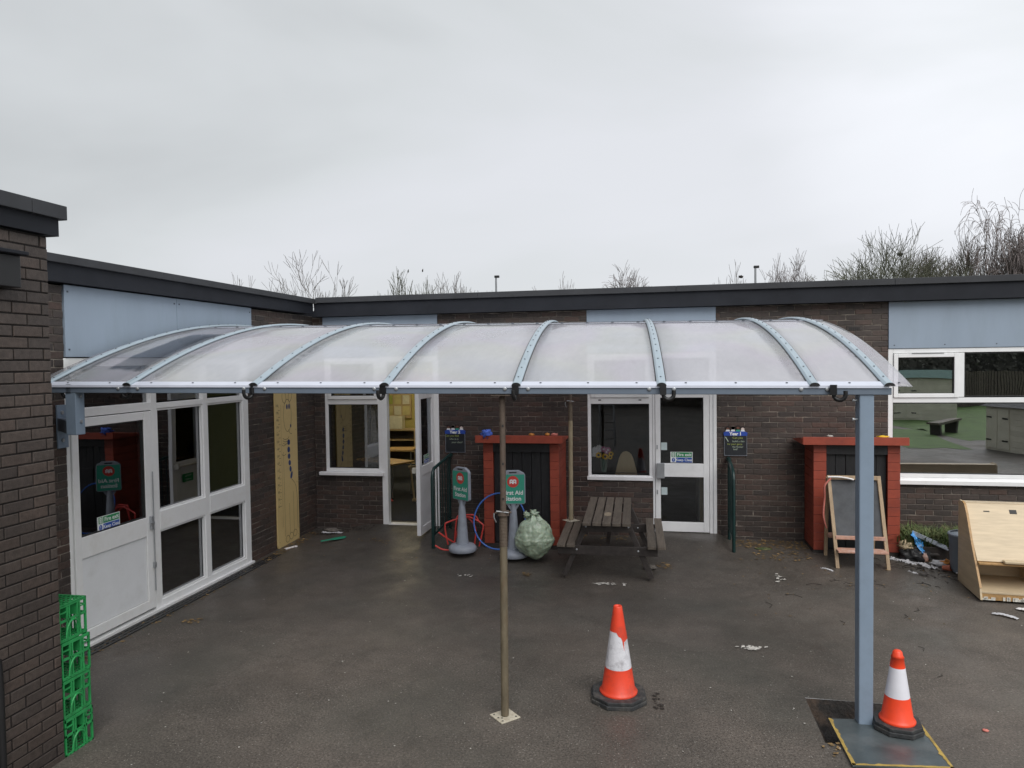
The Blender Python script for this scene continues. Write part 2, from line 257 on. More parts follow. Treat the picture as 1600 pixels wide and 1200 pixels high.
    wm = N(nt, 'ShaderNodeMath', operation='MULTIPLY'); nt.links.new(bm.outputs[0], wm.inputs[0]); nt.links.new(wd.outputs[0], wm.inputs[1])
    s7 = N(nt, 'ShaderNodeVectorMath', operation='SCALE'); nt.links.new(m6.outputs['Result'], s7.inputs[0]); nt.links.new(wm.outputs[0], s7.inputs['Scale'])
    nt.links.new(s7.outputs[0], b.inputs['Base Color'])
    wn = N(nt, 'ShaderNodeTexNoise', i_Scale=.7, i_Detail=6.0, i_Roughness=.65); m4 = N(nt, 'ShaderNodeMapping'); m4.inputs['Location'].default_value = (4, 7, 0); nt.links.new(P, m4.inputs[0]); nt.links.new(m4.outputs[0], wn.inputs['Vector'])
    rr = N(nt, 'ShaderNodeMapRange'); rr.inputs[1].default_value = .4; rr.inputs[2].default_value = .62; rr.inputs[3].default_value = .36; rr.inputs[4].default_value = .72; nt.links.new(wn.outputs[0], rr.inputs[0])
    nt.links.new(rr.outputs[0], b.inputs['Roughness']); b.inputs['Specular IOR Level'].default_value = .35
    bu = N(nt, 'ShaderNodeBump'); bu.inputs['Strength'].default_value = .7; bu.inputs['Distance'].default_value = .004
    nt.links.new(fine.outputs[0], bu.inputs['Height']); nt.links.new(bu.outputs[0], b.inputs['Normal'])
    return m
M['asphalt'] = asphalt()

# roofing sheet: clear polycarbonate under a film of dew; 'milk' = white put into the colour for dew and reflected sky
def sheet_mat(name, milk, wet=False):
    m = bpy.data.materials.new(name); m.use_nodes = True; nt = m.node_tree; nt.nodes.clear(); P = pos(nt)
    o = N(nt, 'ShaderNodeOutputMaterial'); t = N(nt, 'ShaderNodeBsdfTransparent'); t.inputs[0].default_value = (.93, .925, .95, 1)
    gl = N(nt, 'ShaderNodeBsdfGlossy'); gl.inputs['Roughness'].default_value = .08
    df = N(nt, 'ShaderNodeBsdfDiffuse'); df.inputs[0].default_value = (.92, .92, .95, 1)
    tr = N(nt, 'ShaderNodeBsdfTranslucent'); tr.inputs[0].default_value = (.86, .86, .90, 1)
    a = N(nt, 'ShaderNodeMixShader'); a.inputs[0].default_value = .12; nt.links.new(df.outputs[0], a.inputs[1]); nt.links.new(tr.outputs[0], a.inputs[2])
    n = N(nt, 'ShaderNodeTexNoise', i_Scale=.9, i_Detail=3.0, i_Roughness=.4); nt.links.new(P, n.inputs['Vector'])
    mr = N(nt, 'ShaderNodeMapRange'); mr.inputs[1].default_value = .3; mr.inputs[2].default_value = .7; mr.inputs[3].default_value = milk-.04; mr.inputs[4].default_value = milk+.04
    nt.links.new(n.outputs[0], mr.inputs[0])
    nf = N(nt, 'ShaderNodeTexNoise', i_Scale=16.0, i_Detail=6.0, i_Roughness=.7); mf = N(nt, 'ShaderNodeMapping'); mf.inputs['Scale'].default_value = (1, .35, .35); nt.links.new(P, mf.inputs[0]); nt.links.new(mf.outputs[0], nf.inputs['Vector'])
    mg = N(nt, 'ShaderNodeMapRange'); mg.inputs[1].default_value = .3; mg.inputs[2].default_value = .7; mg.inputs[3].default_value = .95; mg.inputs[4].default_value = 1.05; nt.links.new(nf.outputs[0], mg.inputs[0])
    mh = N(nt, 'ShaderNodeMath', operation='MULTIPLY'); nt.links.new(mr.outputs[0], mh.inputs[0]); nt.links.new(mg.outputs[0], mh.inputs[1]); fac = mh.outputs[0]
    # faint rainbow stress colours in the plastic
    hs = N(nt, 'ShaderNodeTexNoise', i_Scale=.8, i_Detail=1.0); nt.links.new(P, hs.inputs['Vector'])
    hr = N(nt, 'ShaderNodeValToRGB'); e = hr.color_ramp.elements; e[0].position = .35; e[0].color = (.89, .92, .97, 1); e[1].position = .65; e[1].color = (.91, .915, .97, 1)
    e.new(.45).color = (.905, .93, .915, 1); e.new(.55).color = (.92, .895, .98, 1)
    nt.links.new(hs.outputs[0], hr.inputs[0]); nt.links.new(hr.outputs[0], df.inputs[0])
    if wet:
        # a run of rain has washed the dew off one curved streak
        sx = N(nt, 'ShaderNodeSeparateXYZ'); nt.links.new(P, sx.inputs[0])
        n2 = N(nt, 'ShaderNodeTexNoise', i_Scale=5.0, i_Detail=6.0, i_Roughness=.7); nt.links.new(P, n2.inputs['Vector'])
        cx = N(nt, 'ShaderNodeMath', operation='MULTIPLY_ADD'); nt.links.new(sx.outputs[1], cx.inputs[0]); cx.inputs[1].default_value = .03; cx.inputs[2].default_value = 4.66-.18
        dx = N(nt, 'ShaderNodeMath', operation='ADD'); nt.links.new(sx.outputs[0], dx.inputs[0]); nt.links.new(cx.outputs[0], dx.inputs[1])
        ax = N(nt, 'ShaderNodeMath', operation='ABSOLUTE'); nt.links.new(dx.outputs[0], ax.inputs[0])
        dy = N(nt, 'ShaderNodeMath', operation='SUBTRACT'); nt.links.new(sx.outputs[1], dy.inputs[0]); dy.inputs[1].default_value = 6.22
        ay = N(nt, 'ShaderNodeMath', operation='ABSOLUTE'); nt.links.new(dy.outputs[0], ay.inputs[0])
        s1 = N(nt, 'ShaderNodeMath', operation='MULTIPLY'); s1.inputs[1].default_value = 5.0; nt.links.new(ax.outputs[0], s1.inputs[0])
        s2 = N(nt, 'ShaderNodeMath', operation='MULTIPLY'); s2.inputs[1].default_value = 1.45; nt.links.new(ay.outputs[0], s2.inputs[0])
        mxx = N(nt, 'ShaderNodeMath', operation='MAXIMUM'); nt.links.new(s1.outputs[0], mxx.inputs[0]); nt.links.new(s2.outputs[0], mxx.inputs[1])
        ad = N(nt, 'ShaderNodeMath', operation='MULTIPLY_ADD'); nt.links.new(n2.outputs[0], ad.inputs[0]); ad.inputs[1].default_value = .35; nt.links.new(mxx.outputs[0], ad.inputs[2])
        m5 = N(nt, 'ShaderNodeMapRange'); m5.inputs[1].default_value = 1.1; m5.inputs[2].default_value = 1.16; m5.inputs[3].default_value = .06; m5.inputs[4].default_value = 1
        nt.links.new(ad.outputs[0], m5.inputs[0])
        mu = N(nt, 'ShaderNodeMath', operation='MULTIPLY'); nt.links.new(fac, mu.inputs[0]); nt.links.new(m5.outputs[0], mu.inputs[1]); fac = mu.outputs[0]
    b = N(nt, 'ShaderNodeMixShader'); nt.links.new(fac, b.inputs[0]); nt.links.new(t.outputs[0], b.inputs[1]); nt.links.new(a.outputs[0], b.inputs[2])
    f = N(nt, 'ShaderNodeFresnel', i_IOR=1.45); fm = N(nt, 'ShaderNodeMath', operation='MULTIPLY'); fm.inputs[1].default_value = .5; nt.links.new(f.outputs[0], fm.inputs[0])
    c = N(nt, 'ShaderNodeMixShader'); nt.links.new(fm.outputs[0], c.inputs[0]); nt.links.new(b.outputs[0], c.inputs[1]); nt.links.new(gl.outputs[0], c.inputs[2])
    nt.links.new(c.outputs[0], o.inputs[0])
    return m
M['sheet'] = sheet_mat('sheet', .32); M['sheet_left'] = sheet_mat('sheet_left', .17, True); M['sheet_end'] = sheet_mat('sheet_end', .20)
M['sheet_back'] = sheet_mat('sheet_back', .13)
M['glass'] = glass('glass', .0, (.94, .96, .97), boost=1.1); M['glass_side'] = glass('glass_side', .22, (.35, .36, .36), boost=1.4); M['glass_left'] = glass('glass_left', .19, (.7, .73, .72), boost=1.6)
M['glass_right'] = glass('glass_right', .33, (.6, .62, .62), boost=1.2)
def bag_mat():
    m = mat('bag', (.42, .52, .38), rough=.2, var=.35, vscale=7, spec=.7, bump=.5, bscale=22, dirt=(.13, .19, .14), dirt_amt=.7, dscale=5, stretch=(1.6, 1.6, .7))
    b = m.node_tree.nodes['Principled BSDF']; b.inputs['Subsurface Weight'].default_value = .1; return m
M['bag'] = bag_mat()

# ------------------------------------------------------------------ mesh helpers
def P_(ax, face, u, d, z):
    return (face+d, u, z) if ax == 'x' else (u, face-d, z)
class MB:
    def __init__(s): s.v = []; s.f = []; s.mi = []; s.m = 0; s.T = None; s.sm = []
    def add(s, vs, fs, smooth=False):
        o = len(s.v)
        s.v += [tuple(s.T @ Vector(v)) if s.T else tuple(v) for v in vs]
        for f in fs: s.f.append([i+o for i in f]); s.mi.append(s.m); s.sm.append(smooth)
        return s
    def box(s, x0, x1, y0, y1, z0, z1):
        x0, x1 = sorted((x0, x1)); y0, y1 = sorted((y0, y1)); z0, z1 = sorted((z0, z1))
        return s.add([(x0, y0, z0), (x1, y0, z0), (x1, y1, z0), (x0, y1, z0), (x0, y0, z1), (x1, y0, z1), (x1, y1, z1), (x0, y1, z1)],
              [(0, 3, 2, 1), (4, 5, 6, 7), (0, 1, 5, 4), (1, 2, 6, 5), (2, 3, 7, 6), (3, 0, 4, 7)])
    def wb(s, ax, face, u0, u1, d0, d1, z0, z1):
        a = P_(ax, face, u0, d0, z0); b = P_(ax, face, u1, d1, z1)
        return s.box(a[0], b[0], a[1], b[1], a[2], b[2])
    def frame(s, ax, face, u0, u1, z0, z1, wd, d0, d1, wb=None, wt=None):
        wb = wb or wd; wt = wt or wd
        s.wb(ax, face, u0, u0+wd, d0, d1, z0, z1); s.wb(ax, face, u1-wd, u1, d0, d1, z0, z1)
        s.wb(ax, face, u0+wd, u1-wd, d0, d1, z0, z0+wb); return s.wb(ax, face, u0+wd, u1-wd, d0, d1, z1-wt, z1)
    def beam(s, a, b, w, h, upv=(0, 0, 1)):
        a = Vector(a); b = Vector(b); d = (b-a).normalized(); u = Vector(upv)
        if abs(d.dot(u)) > .98: u = Vector((0, 1, 0))
        sd = d.cross(u).normalized(); u = sd.cross(d).normalized(); vs = []
        for q in (a, b):
            for i, j in ((-1, -1), (1, -1), (1, 1), (-1, 1)): vs.append(q+sd*i*w/2+u*j*h/2)
        return s.add(vs, [(0, 1, 2, 3), (7, 6, 5, 4), (0, 4, 5, 1), (1, 5, 6, 2), (2, 6, 7, 3), (3, 7, 4, 0)])
    def tube(s, pts, rad, n=8, closed=False, caps=True):
        pts = [Vector(q) for q in pts]; L = len(pts); vs = []; rr = rad if isinstance(rad, (list, tuple)) else [rad]*L
        u = None
        for i, q in enumerate(pts):
            if closed: d = (pts[(i+1) % L]-pts[i-1])
            else: d = pts[min(i+1, L-1)]-pts[max(i-1, 0)]
            d.normalize()
            if u is None: u = d.orthogonal().normalized()
            u = (u-d*u.dot(d)).normalized(); v = d.cross(u)
            for k in range(n):
                a = 2*math.pi*k/n; vs.append(q+(u*math.cos(a)+v*math.sin(a))*rr[i])
        fs = []
        for i in range(L if closed else L-1):
            j = (i+1) % L
            for k in range(n): fs.append((i*n+k, i*n+(k+1) % n, j*n+(k+1) % n, j*n+k))
        s.add(vs, fs, n > 5)
        if caps and not closed:
            s.add2(vs[:n], True); s.add2(vs[-n:], False)
        return s
    def lathe(s, prof, c=(0, 0, 0), n=32, ang=0, capt=True, capb=True):
        vs = []; fs = []
        for (rr, z) in prof:
            for k in range(n):
                a = 2*math.pi*k/n+ang; vs.append((c[0]+rr*math.cos(a), c[1]+rr*math.sin(a), c[2]+z))
        for i in range(len(prof)-1):
            for k in range(n): fs.append((i*n+k, i*n+(k+1) % n, (i+1)*n+(k+1) % n, (i+1)*n+k))
        s.add(vs, fs, n > 8); o = len(s.v)-len(vs)
        if capb: s.add2(vs[:n], True)
        if capt: s.add2(vs[-n:], False)
        return s
    def add2(s, vs, rev):
        q = list(range(len(vs))); return s.add(vs, [q[::-1] if rev else q])
    def prism(s, poly, fn, d0, d1):          # poly (a,b); fn(a,b,d)->xyz
        n = len(poly); vs = [fn(a, b, d0) for a, b in poly]+[fn(a, b, d1) for a, b in poly]
        return s.add(vs, [tuple(range(n))[::-1], tuple(range(n, 2*n))]+[(i, (i+1) % n, n+(i+1) % n, n+i) for i in range(n)])
    def strip(s, pts, wd, fn, d, closed=False):   # flat line drawn on a surface
        L = len(pts); vs = []
        for i, q in enumerate(pts):
            a = pts[(i-1) % L] if (closed or i) else pts[0]; b = pts[(i+1) % L] if (closed or i < L-1) else pts[-1]
            dx, dy = b[0]-a[0], b[1]-a[1]; l = math.hypot(dx, dy) or 1; nx, ny = -dy/l*wd/2, dx/l*wd/2
            vs += [fn(q[0]+nx, q[1]+ny, d), fn(q[0]-nx, q[1]-ny, d)]
        return s.add(vs, [(2*i, 2*i+1, 2*((i+1) % L)+1, 2*((i+1) % L)) for i in range(L if closed else L-1)])
    def disc(s, cx, cy, rx, ry, fn, d, n=20, rot=0):
        vs = []
        for k in range(n):
            a = 2*math.pi*k/n; x, y_ = rx*math.cos(a), ry*math.sin(a); vs.append(fn(cx+x*math.cos(rot)-y_*math.sin(rot), cy+x*math.sin(rot)+y_*math.cos(rot), d))
        return s.add(vs, [tuple(range(n))])
    def blob(s, c, rx, ry, rz, seed=0, amp=.2, freq=2, n=12, m=8):
        vs = []; fs = []
        for i in range(m+1):
            th = math.pi*i/m
            for k in range(n):
                a = 2*math.pi*k/n; v = Vector((math.sin(th)*math.cos(a), math.sin(th)*math.sin(a), math.cos(th)))
                q = 1+amp*noise.noise(v*freq+Vector((seed*3.1, seed, 0))); vs.append((c[0]+v.x*rx*q, c[1]+v.y*ry*q, c[2]+v.z*rz*q))
        for i in range(m):
            for k in range(n): fs.append((i*n+k, (i+1)*n+k, (i+1)*n+(k+1) % n, i*n+(k+1) % n))
        return s.add(vs, fs, True)
    def text(s, body, size, fn, cx, cy, d, bold=0, align='CENTER', sx=1.0):
        cu = bpy.data.curves.new('t', 'FONT'); cu.body = body; cu.size = size; cu.align_x = align; cu.align_y = 'CENTER'; cu.offset = bold; cu.resolution_u = 3
        o = bpy.data.objects.new('t', cu); COL.objects.link(o); bpy.context.view_layer.update()
        me = bpy.data.meshes.new_from_object(o.evaluated_get(bpy.context.evaluated_depsgraph_get()))
        s.add([fn(cx+v.co.x*sx, cy+v.co.y, d) for v in me.vertices], [tuple(q.vertices) for q in me.polygons])
        bpy.data.objects.remove(o); bpy.data.curves.remove(cu); bpy.data.meshes.remove(me); return s
    def build(s, name, mats, parent=None, off=None, bevel=0, kind=None, label=None, seg=2):
        me = bpy.data.meshes.new(name)
        o_ = Vector(off) if off is not None else Vector((0, 0, 0))
        me.from_pydata([Vector(v)-o_ for v in s.v], [], s.f)
        for m in (mats if isinstance(mats, (list, tuple)) else [mats]): me.materials.append(M[m])
        me.polygons.foreach_set('material_index', s.mi); me.polygons.foreach_set('use_smooth', s.sm); me.update()
        o = bpy.data.objects.new(name, me); COL.objects.link(o)
        if parent: o.parent = parent
        elif off is not None: o.location = off
        if bevel:
            b = o.modifiers.new('bevel', 'BEVEL'); b.width = bevel; b.segments = seg; b.limit_method = 'ANGLE'; b.angle_limit = R(35)
        if kind: o['kind'] = kind
        if label: o['label'] = label
        return o
def tag(o, label, cat, group=None, kind=None):
    o['label'] = label; o['category'] = cat
    if group: o['group'] = group
    if kind: o['kind'] = kind
    return o
def thing(name, label, cat, loc=(0, 0, 0), rz=0, group=None):
    o = bpy.data.objects.new(name, None); COL.objects.link(o); o.location = loc; o.rotation_euler = (0, 0, rz); o.empty_display_size = .2
    return tag(o, label, cat, group)
def copy_tree(o, parent=None):
    c = o.copy(); COL.objects.link(c); c.parent = parent
    for ch in list(o.children): copy_tree(ch, c)
    return c
def structure(o): o['kind'] = 'structure'; return o

# ------------------------------------------------------------------ ground
def sm(t): t = max(0, min(1, t)); return t*t*(3-2*t)
def gz(x, y_):
    base = sm((y_-8.3)/2.0)*(.03+.05*sm((x+4.5)/5)) if y_ < 30 else .08
    r1 = .125*sm((x+5.2)/.9)*sm((-2.95-x)/.12)*sm((y_-9.25)/1.0)
    r2 = .15*sm((x+.25)/.15)*sm((1.05-x)/.08)*sm((y_-9.35)/.9)
    return max(base, r1, r2)+.004*noise.noise(Vector((x*1.3, y_*1.3, 0)))*(1 if abs(x) < 12 and -5 < y_ < 11 else 0)
PIT = (1.157, 1.80, 5.20, 5.87)
def axis(lo, hi, st, far, extra):
    a = [lo+i*st for i in range(int(round((hi-lo)/st))+1)]+list(extra)
    for q in far: a += [q]
    a = sorted(a); o = [a[0]]
    for q in a[1:]:
        if q-o[-1] > .004: o.append(q)
    return o
XS = axis(-6, 7, .1, (-600, -200, -80, -40, -20, -12, -8, 9, 12, 20, 40, 80, 200, 600), PIT[:2])
YS = axis(-1, 12, .1, (-600, -200, -80, -40, -20, -8, -4, 14, 18, 24, 40, 80, 200, 600), PIT[2:])
mb = MB(); vs = [(x, q, gz(x, q)) for q in YS for x in XS]; nx = len(XS); fs = []
for j in range(len(YS)-1):
    for i in range(nx-1):
        cx, cy = (XS[i]+XS[i+1])/2, (YS[j]+YS[j+1])/2
        if PIT[0] < cx < PIT[1] and PIT[2] < cy < PIT[3]: continue
        fs.append((j*nx+i, j*nx+i+1, (j+1)*nx+i+1, (j+1)*nx+i))
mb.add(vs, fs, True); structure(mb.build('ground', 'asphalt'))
mb = MB(); a, b, c, d = PIT; n = 14; vs = []; fs = []
for j in range(n+1):
    for i in range(n+1):
        u, v = i/n, j/n; eg = min(u, v, 1-u, 1-v); z = -.16*min(1, eg*9) + (.05*noise.noise(Vector((u*5, v*5, 1))) if eg > 0 else 0)+.0
        vs.append((a+(b-a)*u, c+(d-c)*v, z-.001))
for j in range(n):
    for i in range(n): fs.append((j*(n+1)+i, j*(n+1)+i+1, (j+1)*(n+1)+i+1, (j+1)*(n+1)+i))
mb.add(vs, fs); structure(mb.build('pit', 'pit'))
mb = MB(); mb.add([(-5.0, 9.0, .0), (1, 9, 0)], [])
# lawn and path behind the camera (seen in the right-hand window's reflection)
mb = MB()
for q in ([(7.2, -.9), (8.9, -.9), (9.0, -3.4), (9.6, -6.9), (7.2, -8)], [(9.7, -3.2), (40, -1.0), (40, -19.5), (7.0, -19.5), (7.2, -9.4), (9.2, -8.6)]):
    mb.add([(x, yy, .006) for x, yy in q][::-1], [tuple(range(len(q)))])
structure(mb.build('lawn', 'grass'))
# loose grit, leaves and twigs
mb = MB()
def scatter_quads(mb, n, area, s0, s1, m, seed, asp=1.6):
    rr = random.Random(seed); mb.m = m
    for _ in range(n):
        x = rr.uniform(area[0], area[1]); q = rr.uniform(area[2], area[3]); s_ = rr.uniform(s0, s1); a = rr.uniform(0, 6.3); l = s_*rr.uniform(1, asp)
        if PIT[0] < x < PIT[1] and PIT[2] < q < PIT[3]: continue
        ca, sa = math.cos(a), math.sin(a); z = gz(x, q)+.007
        mb.add([(x+ca*i*l-sa*j*s_, q+sa*i*l+ca*j*s_, z+rr.uniform(0, .4)*s_) for i, j in ((-1, -.6), (.3, -1), (1, .2), (-.3, 1))], [(0, 1, 2, 3)])
scatter_quads(mb, 260, (-5.2, 5, 4, 10.3), .003, .007, 1, 3)
scatter_quads(mb, 220, (-5.2, 5, 8.6, 10.5), .004, .012, 0, 4)
scatter_quads(mb, 120, (1, 5, 7.5, 10.4), .004, .014, 0, 5)
for a, b, c, d, n_, sd_ in ((1.1, 2.05, 10.1, 10.55, 240, 31), (1.3, 2.0, 9.6, 10.3, 120, 32), (-5.33, -4.3, 10.15, 10.55, 160, 33), (-5.33, -5.15, 8.75, 10.3, 170, 34), (-2.3, -.1, 10.3, 10.56, 120, 35), (3.0, 4.2, 9.2, 9.9, 260, 36), (-5.28, -5.1, 5.2, 8.7, 120, 37), (1.1, 1.85, 5.0, 5.2, 50, 38), (-.02, .06, 5.45, 5.75, 14, 39)):
    scatter_quads(mb, n_, (a, b, c, d), .005, .018, 0 if sd_ % 3 else 2, sd_, 2.0)
for cx, cy, n_, m_i, rx, ry in ((-4.79, 6.58, 22, 0, .1, .06), (-.55, 8.47, 40, 1, .16, .03), (.876, 6.797, 26, 1, .09, .03), (-4.0, 9.8, 20, 0, .12, .07), (-1.6, 8.7, 14, 0, .08, .05), (.1, 9.2, 14, 0, .08, .08), (-2.3, 8.55, 10, 1, .1, .04), (1.48, 8.98, 16, 1, .05, .14)):
    rr = random.Random(int(cx*100))
    for _ in range(n_): 
        x, q = cx+rr.gauss(0, rx*.6), cy+rr.gauss(0, ry*.6); scatter_quads(mb, 1, (x, x, q, q), .006, .02, m_i, rr.randint(0, 9999), 2.2)
tag(mb.build('debris', ['leaf_brown', 'leaf_pale', 'twig']), 'pale grit, flakes and brown leaf scraps strewn over the tarmac', 'debris', kind='stuff')
mb = MB(); rr = random.Random(8)
for _ in range(95):
    x = rr.uniform(1.2, 5); q = rr.uniform(6.0, 10.2) if rr.random() < .5 else 10.2-rr.random()*(5-x)*.5-.4; a = rr.uniform(0, 3.14); l = rr.uniform(.03, .12)
    if rr.random() < .4: x = rr.uniform(2.6, 4.2); q = 9.9-(x-2.6)*.8+rr.gauss(0, .15)
    z = gz(x, q)+.005; mb.tube([(x, q, z), (x+l*math.cos(a), q+l*math.sin(a), z+.004), (x+l*1.8*math.cos(a+.5), q+l*1.8*math.sin(a+.5), z)], .0028, 3)
tag(mb.build('twigs', 'twig'), 'thin dark twigs scattered on the tarmac towards the right', 'twigs', kind='stuff')

# ------------------------------------------------------------------ brick walls
unit_cache = {}
def unit_brick(l, h, ax, matn):
    k = (round(l, 3), round(h, 3), ax, matn)
    if k not in unit_cache:
        mb = MB(); c = .0035; l2, h2 = l/2, h/2
        f = [(-l2, -h2), (l2, -h2), (l2, h2), (-l2, h2)]; g = [(-l2+c, -h2+c), (l2-c, -h2+c), (l2-c, h2-c), (-l2+c, h2-c)]
        fn = (lambda a, b, d: (d, a, b)) if ax == 'x' else (lambda a, b, d: (a, -d, b))
        vs = [fn(a, b, -.012) for a, b in f]+[fn(a, b, -.003) for a, b in f]+[fn(a, b, 0) for a, b in g]
        fs = [(0, 1, 5, 4), (1, 2, 6, 5), (2, 3, 7, 6), (3, 0, 4, 7), (4, 5, 9, 8), (5, 6, 10, 9), (6, 7, 11, 10), (7, 4, 8, 11), (8, 9, 10, 11)]
        if ax != 'x': pass
        me = bpy.data.meshes.new('brick'); me.from_pydata(vs, [], fs); me.materials.append(M[matn]); me.update(); unit_cache[k] = (me, vs, fs)
    return unit_cache[k]
def brick_wall(th, ax, face, u0, u1, z0, z1, holes, bm_, mm, thick=.3, nind=300, score=None, zoff=0.0, seed=1, wallname='wall'):
    """holes: (u0,u1,z0,z1). Mortar bed is a solid wall with openings; bricks stand 6 mm proud of it."""
    rr = random.Random(seed); off = Vector(th.location)
    us = sorted({u0, u1, *[h[0] for h in holes], *[h[1] for h in holes]}); us = [q for q in us if u0 <= q <= u1]
    mb = MB()
    for a, b in zip(us, us[1:]):
        zs = [(z0, z1)]
        for h in holes:
            if h[0] <= a+1e-6 and h[1] >= b-1e-6:
                nz_ = []
                for c, d in zs:
                    if h[2] > c: nz_.append((c, min(d, h[2])))
                    if h[3] < d: nz_.append((max(c, h[3]), d))
                zs = [q for q in nz_ if q[1]-q[0] > .001]
        for c, d in zs: mb.wb(ax, face, a, b, -thick, -.007, c, d)
    wall = mb.build(wallname, mm, th, off)
    bricks = []
    k = 0; z = z0-.0+zoff
    while z < z1-.02:
        za, zb = max(z, z0), min(z+.065, z1); u = u0-(.1125 if k % 2 else 0)-.05
        while u < u1:
            segs = [(max(u, u0), min(u+.215, u1))]
            for h in holes:
                if h[2] < (za+zb)/2 < h[3]:
                    s2 = []
                    for a, b in segs:
                        if h[0] >= b or h[1] <= a: s2.append((a, b)); continue
                        if h[0] > a: s2.append((a, h[0]))
                        if h[1] < b: s2.append((h[1], b))
                    segs = s2
            for a, b in segs:
                if b-a > .02 and zb-za > .02: bricks.append((a, b, za, zb))
            u += .225
        z += .075; k += 1
    if score: bricks.sort(key=lambda q: -score((q[0]+q[1])/2, (q[2]+q[3])/2))
    ind, rest = bricks[:nind], bricks[nind:]
    for a, b, c, d in ind:
        l = round((b-a)*40)/40 if abs(b-a-.215) > .01 else .215
        l = min(l, b-a) if l > b-a else l
        me = unit_brick(max(l, .02), d-c, ax, bm_)[0]; o = bpy.data.objects.new('brick', me); COL.objects.link(o); o.parent = wall
        o.location = Vector(P_(ax, face, (a+b)/2+rr.uniform(-.0015, .0015), rr.uniform(-.002, .002), (c+d)/2+rr.uniform(-.001, .001)))-off
    mb = MB()
    for a, b, c, d in rest:
        _, vs, fs = unit_brick(b-a, d-c, ax, bm_); o = P_(ax, face, (a+b)/2, rr.uniform(-.002, .002), (c+d)/2)
        mb.add([(v[0]+o[0], v[1]+o[1], v[2]+o[2]) for v in vs], fs)
    if rest: mb.build('bricks', bm_, wall, off, kind='stuff')
    return wall

# ---- near-left block
blk = thing('brick_wing', 'nearest dark brick wing end at the far left, with grey flat roof edging', 'building', (-4.00, 4.13, 0))
O = blk.location
brick_wall(blk, 'x', -4.00, -4, 4.105, -.1, 3.58, [], 'brick_near', 'mortar_near', thick=.25, nind=300, score=lambda u, z: u if u < 4.2 else 0, seed=3)
mb = MB(); mb.box(-6, -4.015, 3.9, 4.097, -.1, 3.575); mb.build('end_wall', 'mortar_near', blk, O)
mb = MB()
for k in range(49):
    z = -.1+k*.075
    for i in range(9):
        x = -5.36+i*.225-(.11 if k % 2 else 0)
        a, b = max(x, -5.36), min(x+.215, -4.002)
        if b-a > .02: mb.box(a, b, 4.085, 4.105, z, min(z+.065, 3.57))
mb.build('end_bricks', 'brick_near', blk, O, kind='stuff')
mb = MB(); mb.box(-9, -3.965, -4, 4.17, 3.585, 3.70); mb.build('fascia', 'fascia', blk, O)
mb = MB()
for a, b in ((-4, 1.2), (1.203, 3.93), (3.933, 4.21)): mb.box(-9, -3.93, a, b, 3.70, 3.795)
mb.build('coping', 'cap', blk, O, bevel=.004)
mb = MB(); mb.box(-9, -3.93, 3.83, 3.834, 3.50, 3.585)
fl = thing('wall_light', 'black boxy wall light high on the near brick wing', 'lamp', (-4.00, 3.78, 3.3))
mb = MB(); mb.box(0.005, .10, -.16, .02, -.10, .10); mb.build('housing', 'black', fl, bevel=.006)
mb = MB(); mb.box(0.0, .15, -.18, .035, .102, .125); mb.build('visor', 'fascia', fl, bevel=.004)
dp = MB(); dp.tube([(-3.96, 3.60, -.02), (-3.96, 3.60, .75), (-3.97, 3.60, .9)], .022, 10)
tag(dp.build('drain_pipe', 'black', None, (-3.93, 3.6, 0)), 'thin black pipe rising from the ground at the bottom left edge', 'pipe')

# ---- left wing
FX = -5.37
lw = thing('left_wing', 'left school wing with glazed screen, blue grey cladding and dark brick', 'building', (FX, 8.0, 0)); O = lw.location
brick_wall(lw, 'x', FX, 4.25, 10.58, -.15, 3.45, [(5.65, 8.68, -.2, 2.79), (5.66, 8.80, 2.77, 3.42)], 'brick', 'mortar', thick=.2, nind=300, score=lambda u, z: (12-u) if u > 5.5 and z < 2.5 else 0, seed=5)
mb = MB(); mb.wb('x', FX, 5.0, 10.44, -6, .09, 3.475, 3.64); mb.wb('x', FX, 4.3, 5.0, -6, .09, 3.475, 3.64); mb.build('fascia', 'fascia', lw, O)
mb = MB()
for a, b in ((4.3, 6.9), (6.903, 10.45)): mb.wb('x', FX, a, b, -6, .13, 3.64, 3.715)
mb.build('coping', 'cap', lw, O, bevel=.003)
mb = MB(); mb.wb('x', FX, 4.3, 7.30, .0905, .094, 3.47, 3.64); mb.build('fascia_cover', 'fascia', lw, O)
for a, b in ((5.668, 7.253), (7.259, 8.795)):
    mb = MB(); mb.wb('x', FX, a, b, -.03, .012, 2.79, 3.462); o = mb.build('cladding_panel', 'clad', lw, O, bevel=.002)
    mb = MB()
    for u in (a+.04, b-.04): 
        for z in (2.86, 3.40): mb.wb('x', FX, u-.008, u+.008, .012, .016, z-.008, z+.008)
    mb.build('fixings', 'darkbolt', o, O, kind='stuff')
# glazed screen
mb = MB(); A = ('x', FX)
mb.wb(*A, 5.65, 5.69, -.09, .0, .03, 2.78); mb.wb(*A, 8.56, 8.68, -.09, .0, .03, 2.78); mb.wb(*A, 6.79, 6.885, -.09, .0, .03, 2.70); mb.wb(*A, 7.70, 7.79, -.09, .0, .10, 2.70)
mb.wb(*A, 5.69, 8.56, -.09, .0, 2.70, 2.78)
mb.wb(*A, 5.69, 6.79, -.09, .0, 2.215, 2.30)
mb.wb(*A, 6.885, 7.70, -.09, .0, 2.225, 2.285); mb.wb(*A, 7.79, 8.56, -.09, .0, 2.225, 2.285)
mb.wb(*A, 6.885, 7.70, -.09, .004, .875, 1.085); mb.wb(*A, 7.79, 8.56, -.09, .004, .875, 1.085)
mb.wb(*A, 6.885, 8.56, -.09, .0, .03, .10)
scr = mb.build('glazed_screen', 'upvc_old', lw, O, bevel=.004)
